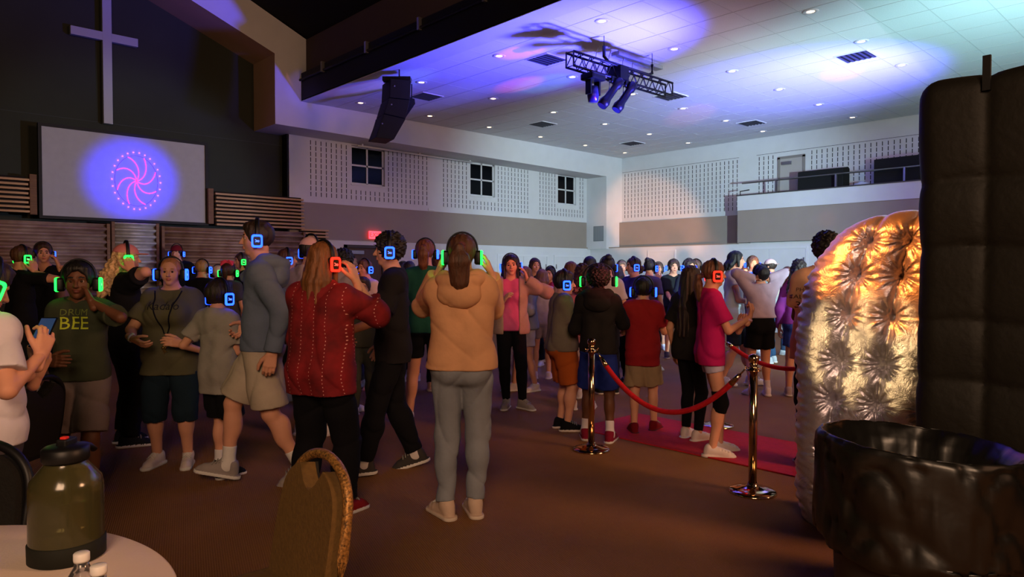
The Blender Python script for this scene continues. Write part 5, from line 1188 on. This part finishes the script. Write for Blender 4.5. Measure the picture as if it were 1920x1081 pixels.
for px_, dp, l in ((145, 1.40, 'small clear water bottle with a white cap, left of the pair'), (177, 1.34, 'small clear water bottle with a white cap, right of the pair')):
    e = empty('water_bottle', G((px_ - 960) / FPX * dp, dp, .748)); tag(e, l, 'bottle', 'small water bottles on the table')
    MB().lathe([(.001, 0), (.026, 0), (.031, .006), (.031, .05), (.029, .07), (.031, .09), (.031, .13), (.027, .15), (.014, .172), (.0125, .185)], 28).build('bottle_body', M_clear, e)
    MB().lathe([(.001, .182), (.0145, .182), (.015, .186), (.015, .198), (.013, .200), (.001, .200)], 24).build('cap', mat('white_cap', 'd8d4d0', .4), e)

# ------------------------------------------------------------------ banquet chairs
def chair(lat, dep, phi, label, padc='5c4420', frame=None):
    a = R_(phi); f2 = -FWD * math.cos(a) + RGT * math.sin(a)
    e = empty('banquet_chair', G(lat, dep), math.atan2(f2[1], f2[0]) - math.pi / 2); tag(e, label, 'chair', 'banquet chairs')
    M_pad = mat('olive_fabric_' + padc, padc, .9, noise=.12, nscale=60, bump=.3, bscale=90); M_fr = frame or mat('speckled_frame', '3a2c1c', .45, metal=.4, noise=.8, nscale=120, color2='c08a48', bump=.2, bscale=120)
    Mt = Matrix.Translation((0, -.20, .46)) @ Matrix.Rotation(R_(10), 4, 'X')
    def outl(s=1., top=.46, hw=.205):
        pts = [(-hw * s, -.02), (-hw * s * 1.0, .16), (-hw * s * .97, .26)]
        for k in range(1, 28):
            t = math.pi * (1 - k / 28); pts.append((hw * s * .95 * math.cos(t), .27 + (top - .27) * math.sin(t) ** .85))
        return pts + [(hw * s * .97, .26), (hw * s, .16), (hw * s, -.02)]
    o_ = outl(.95, .42); pad = []
    for (x, z) in o_:
        if z > .34 and abs(x) < .075: z = .375 - .05 * (.5 + .5 * math.cos(math.pi * x / .075))
        pad.append((x, z))
    MB().prism(pad, 1, -.012, .045).build('backrest', M_pad, e, M=Mt, bevel=.004)
    MB().prism(pad, 1, -.022, -.012).build('back_panel', mat('dark_back', '14110d', .8), e, M=Mt)
    MB().tube([(x, 0, z) for x, z in outl(1.03, .448)], .017, 10, flat=1.0).build('back_frame', M_fr, e, M=Mt)
    sp = [(-.21, -.20), (.21, -.20), (.225, .18), (.18, .225), (-.18, .225), (-.225, .18)]
    MB().prism(sp, 2, .425, .485).build('seat', M_pad, e, bevel=.018)
    MB().prism([(x * .96, y * .96) for x, y in sp], 2, .405, .426).build('seat_frame', M_fr, e)
    for s in (1, -1):
        MB().tube([(.20 * s, -.20, .47), (.205 * s, -.24, .2), (.21 * s, -.27, 0)], .013, 8).build('leg', M_tr, e); MB().tube([(.19 * s, .19, .41), (.20 * s, .20, 0)], .013, 8).build('leg', M_tr, e)
    MB().tube([(-.203, -.235, .22), (.203, -.235, .22)], .009, 8).build('stretcher', M_tr, e)
chair(-.84, 2.15, -48, 'olive upholstered banquet chair with an oval grip hole, in front of the red blouse')
chair(-1.94, 2.22, -4, 'black-looking banquet chair at the left edge behind the white table', '14120f', M_plas)
chair(-3.02, 4.05, -92, 'dark banquet chair seen edge-on between the white and the lime-lettered T-shirts', '18140f', M_plas)

# ------------------------------------------------------------------ things people wear or hold
W0, fd, n, sd, L = PA['hands'][1]
ph = MB().box(-.037, .037, -.004, .004, -.075, .075).build('smartphone', mat('phone_glass', '0c1018', .15), bevel=.003); ph.matrix_world = PA['M'] @ Matrix.Translation(Vector(W0) + Vector(fd) * L * .62 + Vector(n) * .03) @ Euler((R_(-35), 0, R_(20))).to_matrix().to_4x4()
tag(ph, 'dark smartphone held by the person in the plain white T-shirt', 'phone')
MB().box(-.033, .033, -.0052, -.0042, -.068, .068).build('screen', mat('phone_screen', '0a0c14', .2, emit='3a5078', estr=.25), ph)
wristband(PB, 1, 'd8d4d8', 'white wristband on the boy with the lime lettering'); wristband(PD, 1, 'd0ccd0', 'white wristband with a round face on the woman with the lanyard')
wristband(PV, 1, '60a0c0', 'glowing cyan wristband on the girl with waist-length hair', '60e8ff'); wristband(PW, 1, 'd0a0b8', 'pale band on the wrist of the girl in magenta')
wristband(PK, -1, '101014', 'black wristband on the woman with the pink top')
wristband(PY, -1, 'c0b8e0', 'brightly lit white wristband on the left hand behind the dark ponytail', 'f0e8ff'); wristband(PY, 1, 'f0d8a0', 'warm glowing wristband on the right hand behind the dark ponytail', 'ffd890')
# lanyard with keys
so = PD['shirt']; bvh = BVHTree.FromPolygons([v.co.copy() for v in so.data.vertices], [tuple(p.vertices) for p in so.data.polygons])
def onshirt(x, z, off=.008):
    h, n_, i, d = bvh.ray_cast(Vector((x, .6, z)), Vector((0, -1, 0))); return Vector((x, (h.y if h else .05) + off, z))
Hd = PD['H']
ly = bpy.data.objects.new('lanyard', None); COL.objects.link(ly); ly.matrix_world = PD['M']; tag(ly, 'dark lanyard with keys hanging over the olive T-shirt', 'lanyard')
for s in (1, -1): MB().tube([onshirt(s * (.062 - .055 * t) * Hd, (.845 - .20 * t) * Hd) for t in [k / 14 for k in range(15)]], .005, 6).build('strap', fabric('14141a'), ly)
MB().tube([onshirt(0, (.645 - .05 * t) * Hd) for t in (0, .5, 1)], .007, 6).build('strap_end', fabric('14141a'), ly)
for k in range(4):
    p = onshirt(-.012 + .008 * k, .585 * Hd - .01 * (k % 2), .016); MB().lathe([(.001, -.002), (.011, -.002), (.011, .002), (.001, .002)], 12).box(-.004, .004, -.045, -.008, -.0015, .0015).build('key', mat('brass_key', 'a08450', .3, metal=.9), ly, M=Matrix.Translation(p) @ Euler((R_(90), R_(25 * k - 35), 0)).to_matrix().to_4x4())
# glowing neck strap on the small boy
MB().tube([PE['up']((.05 + .02 * t, .02 + .05 * t, .835 - .1 * t)) for t in (0, .3, .6, 1)], .004, 6).build('glow_strap', emis('glow_strap', 'e0ffa0', 2), PE['root'])
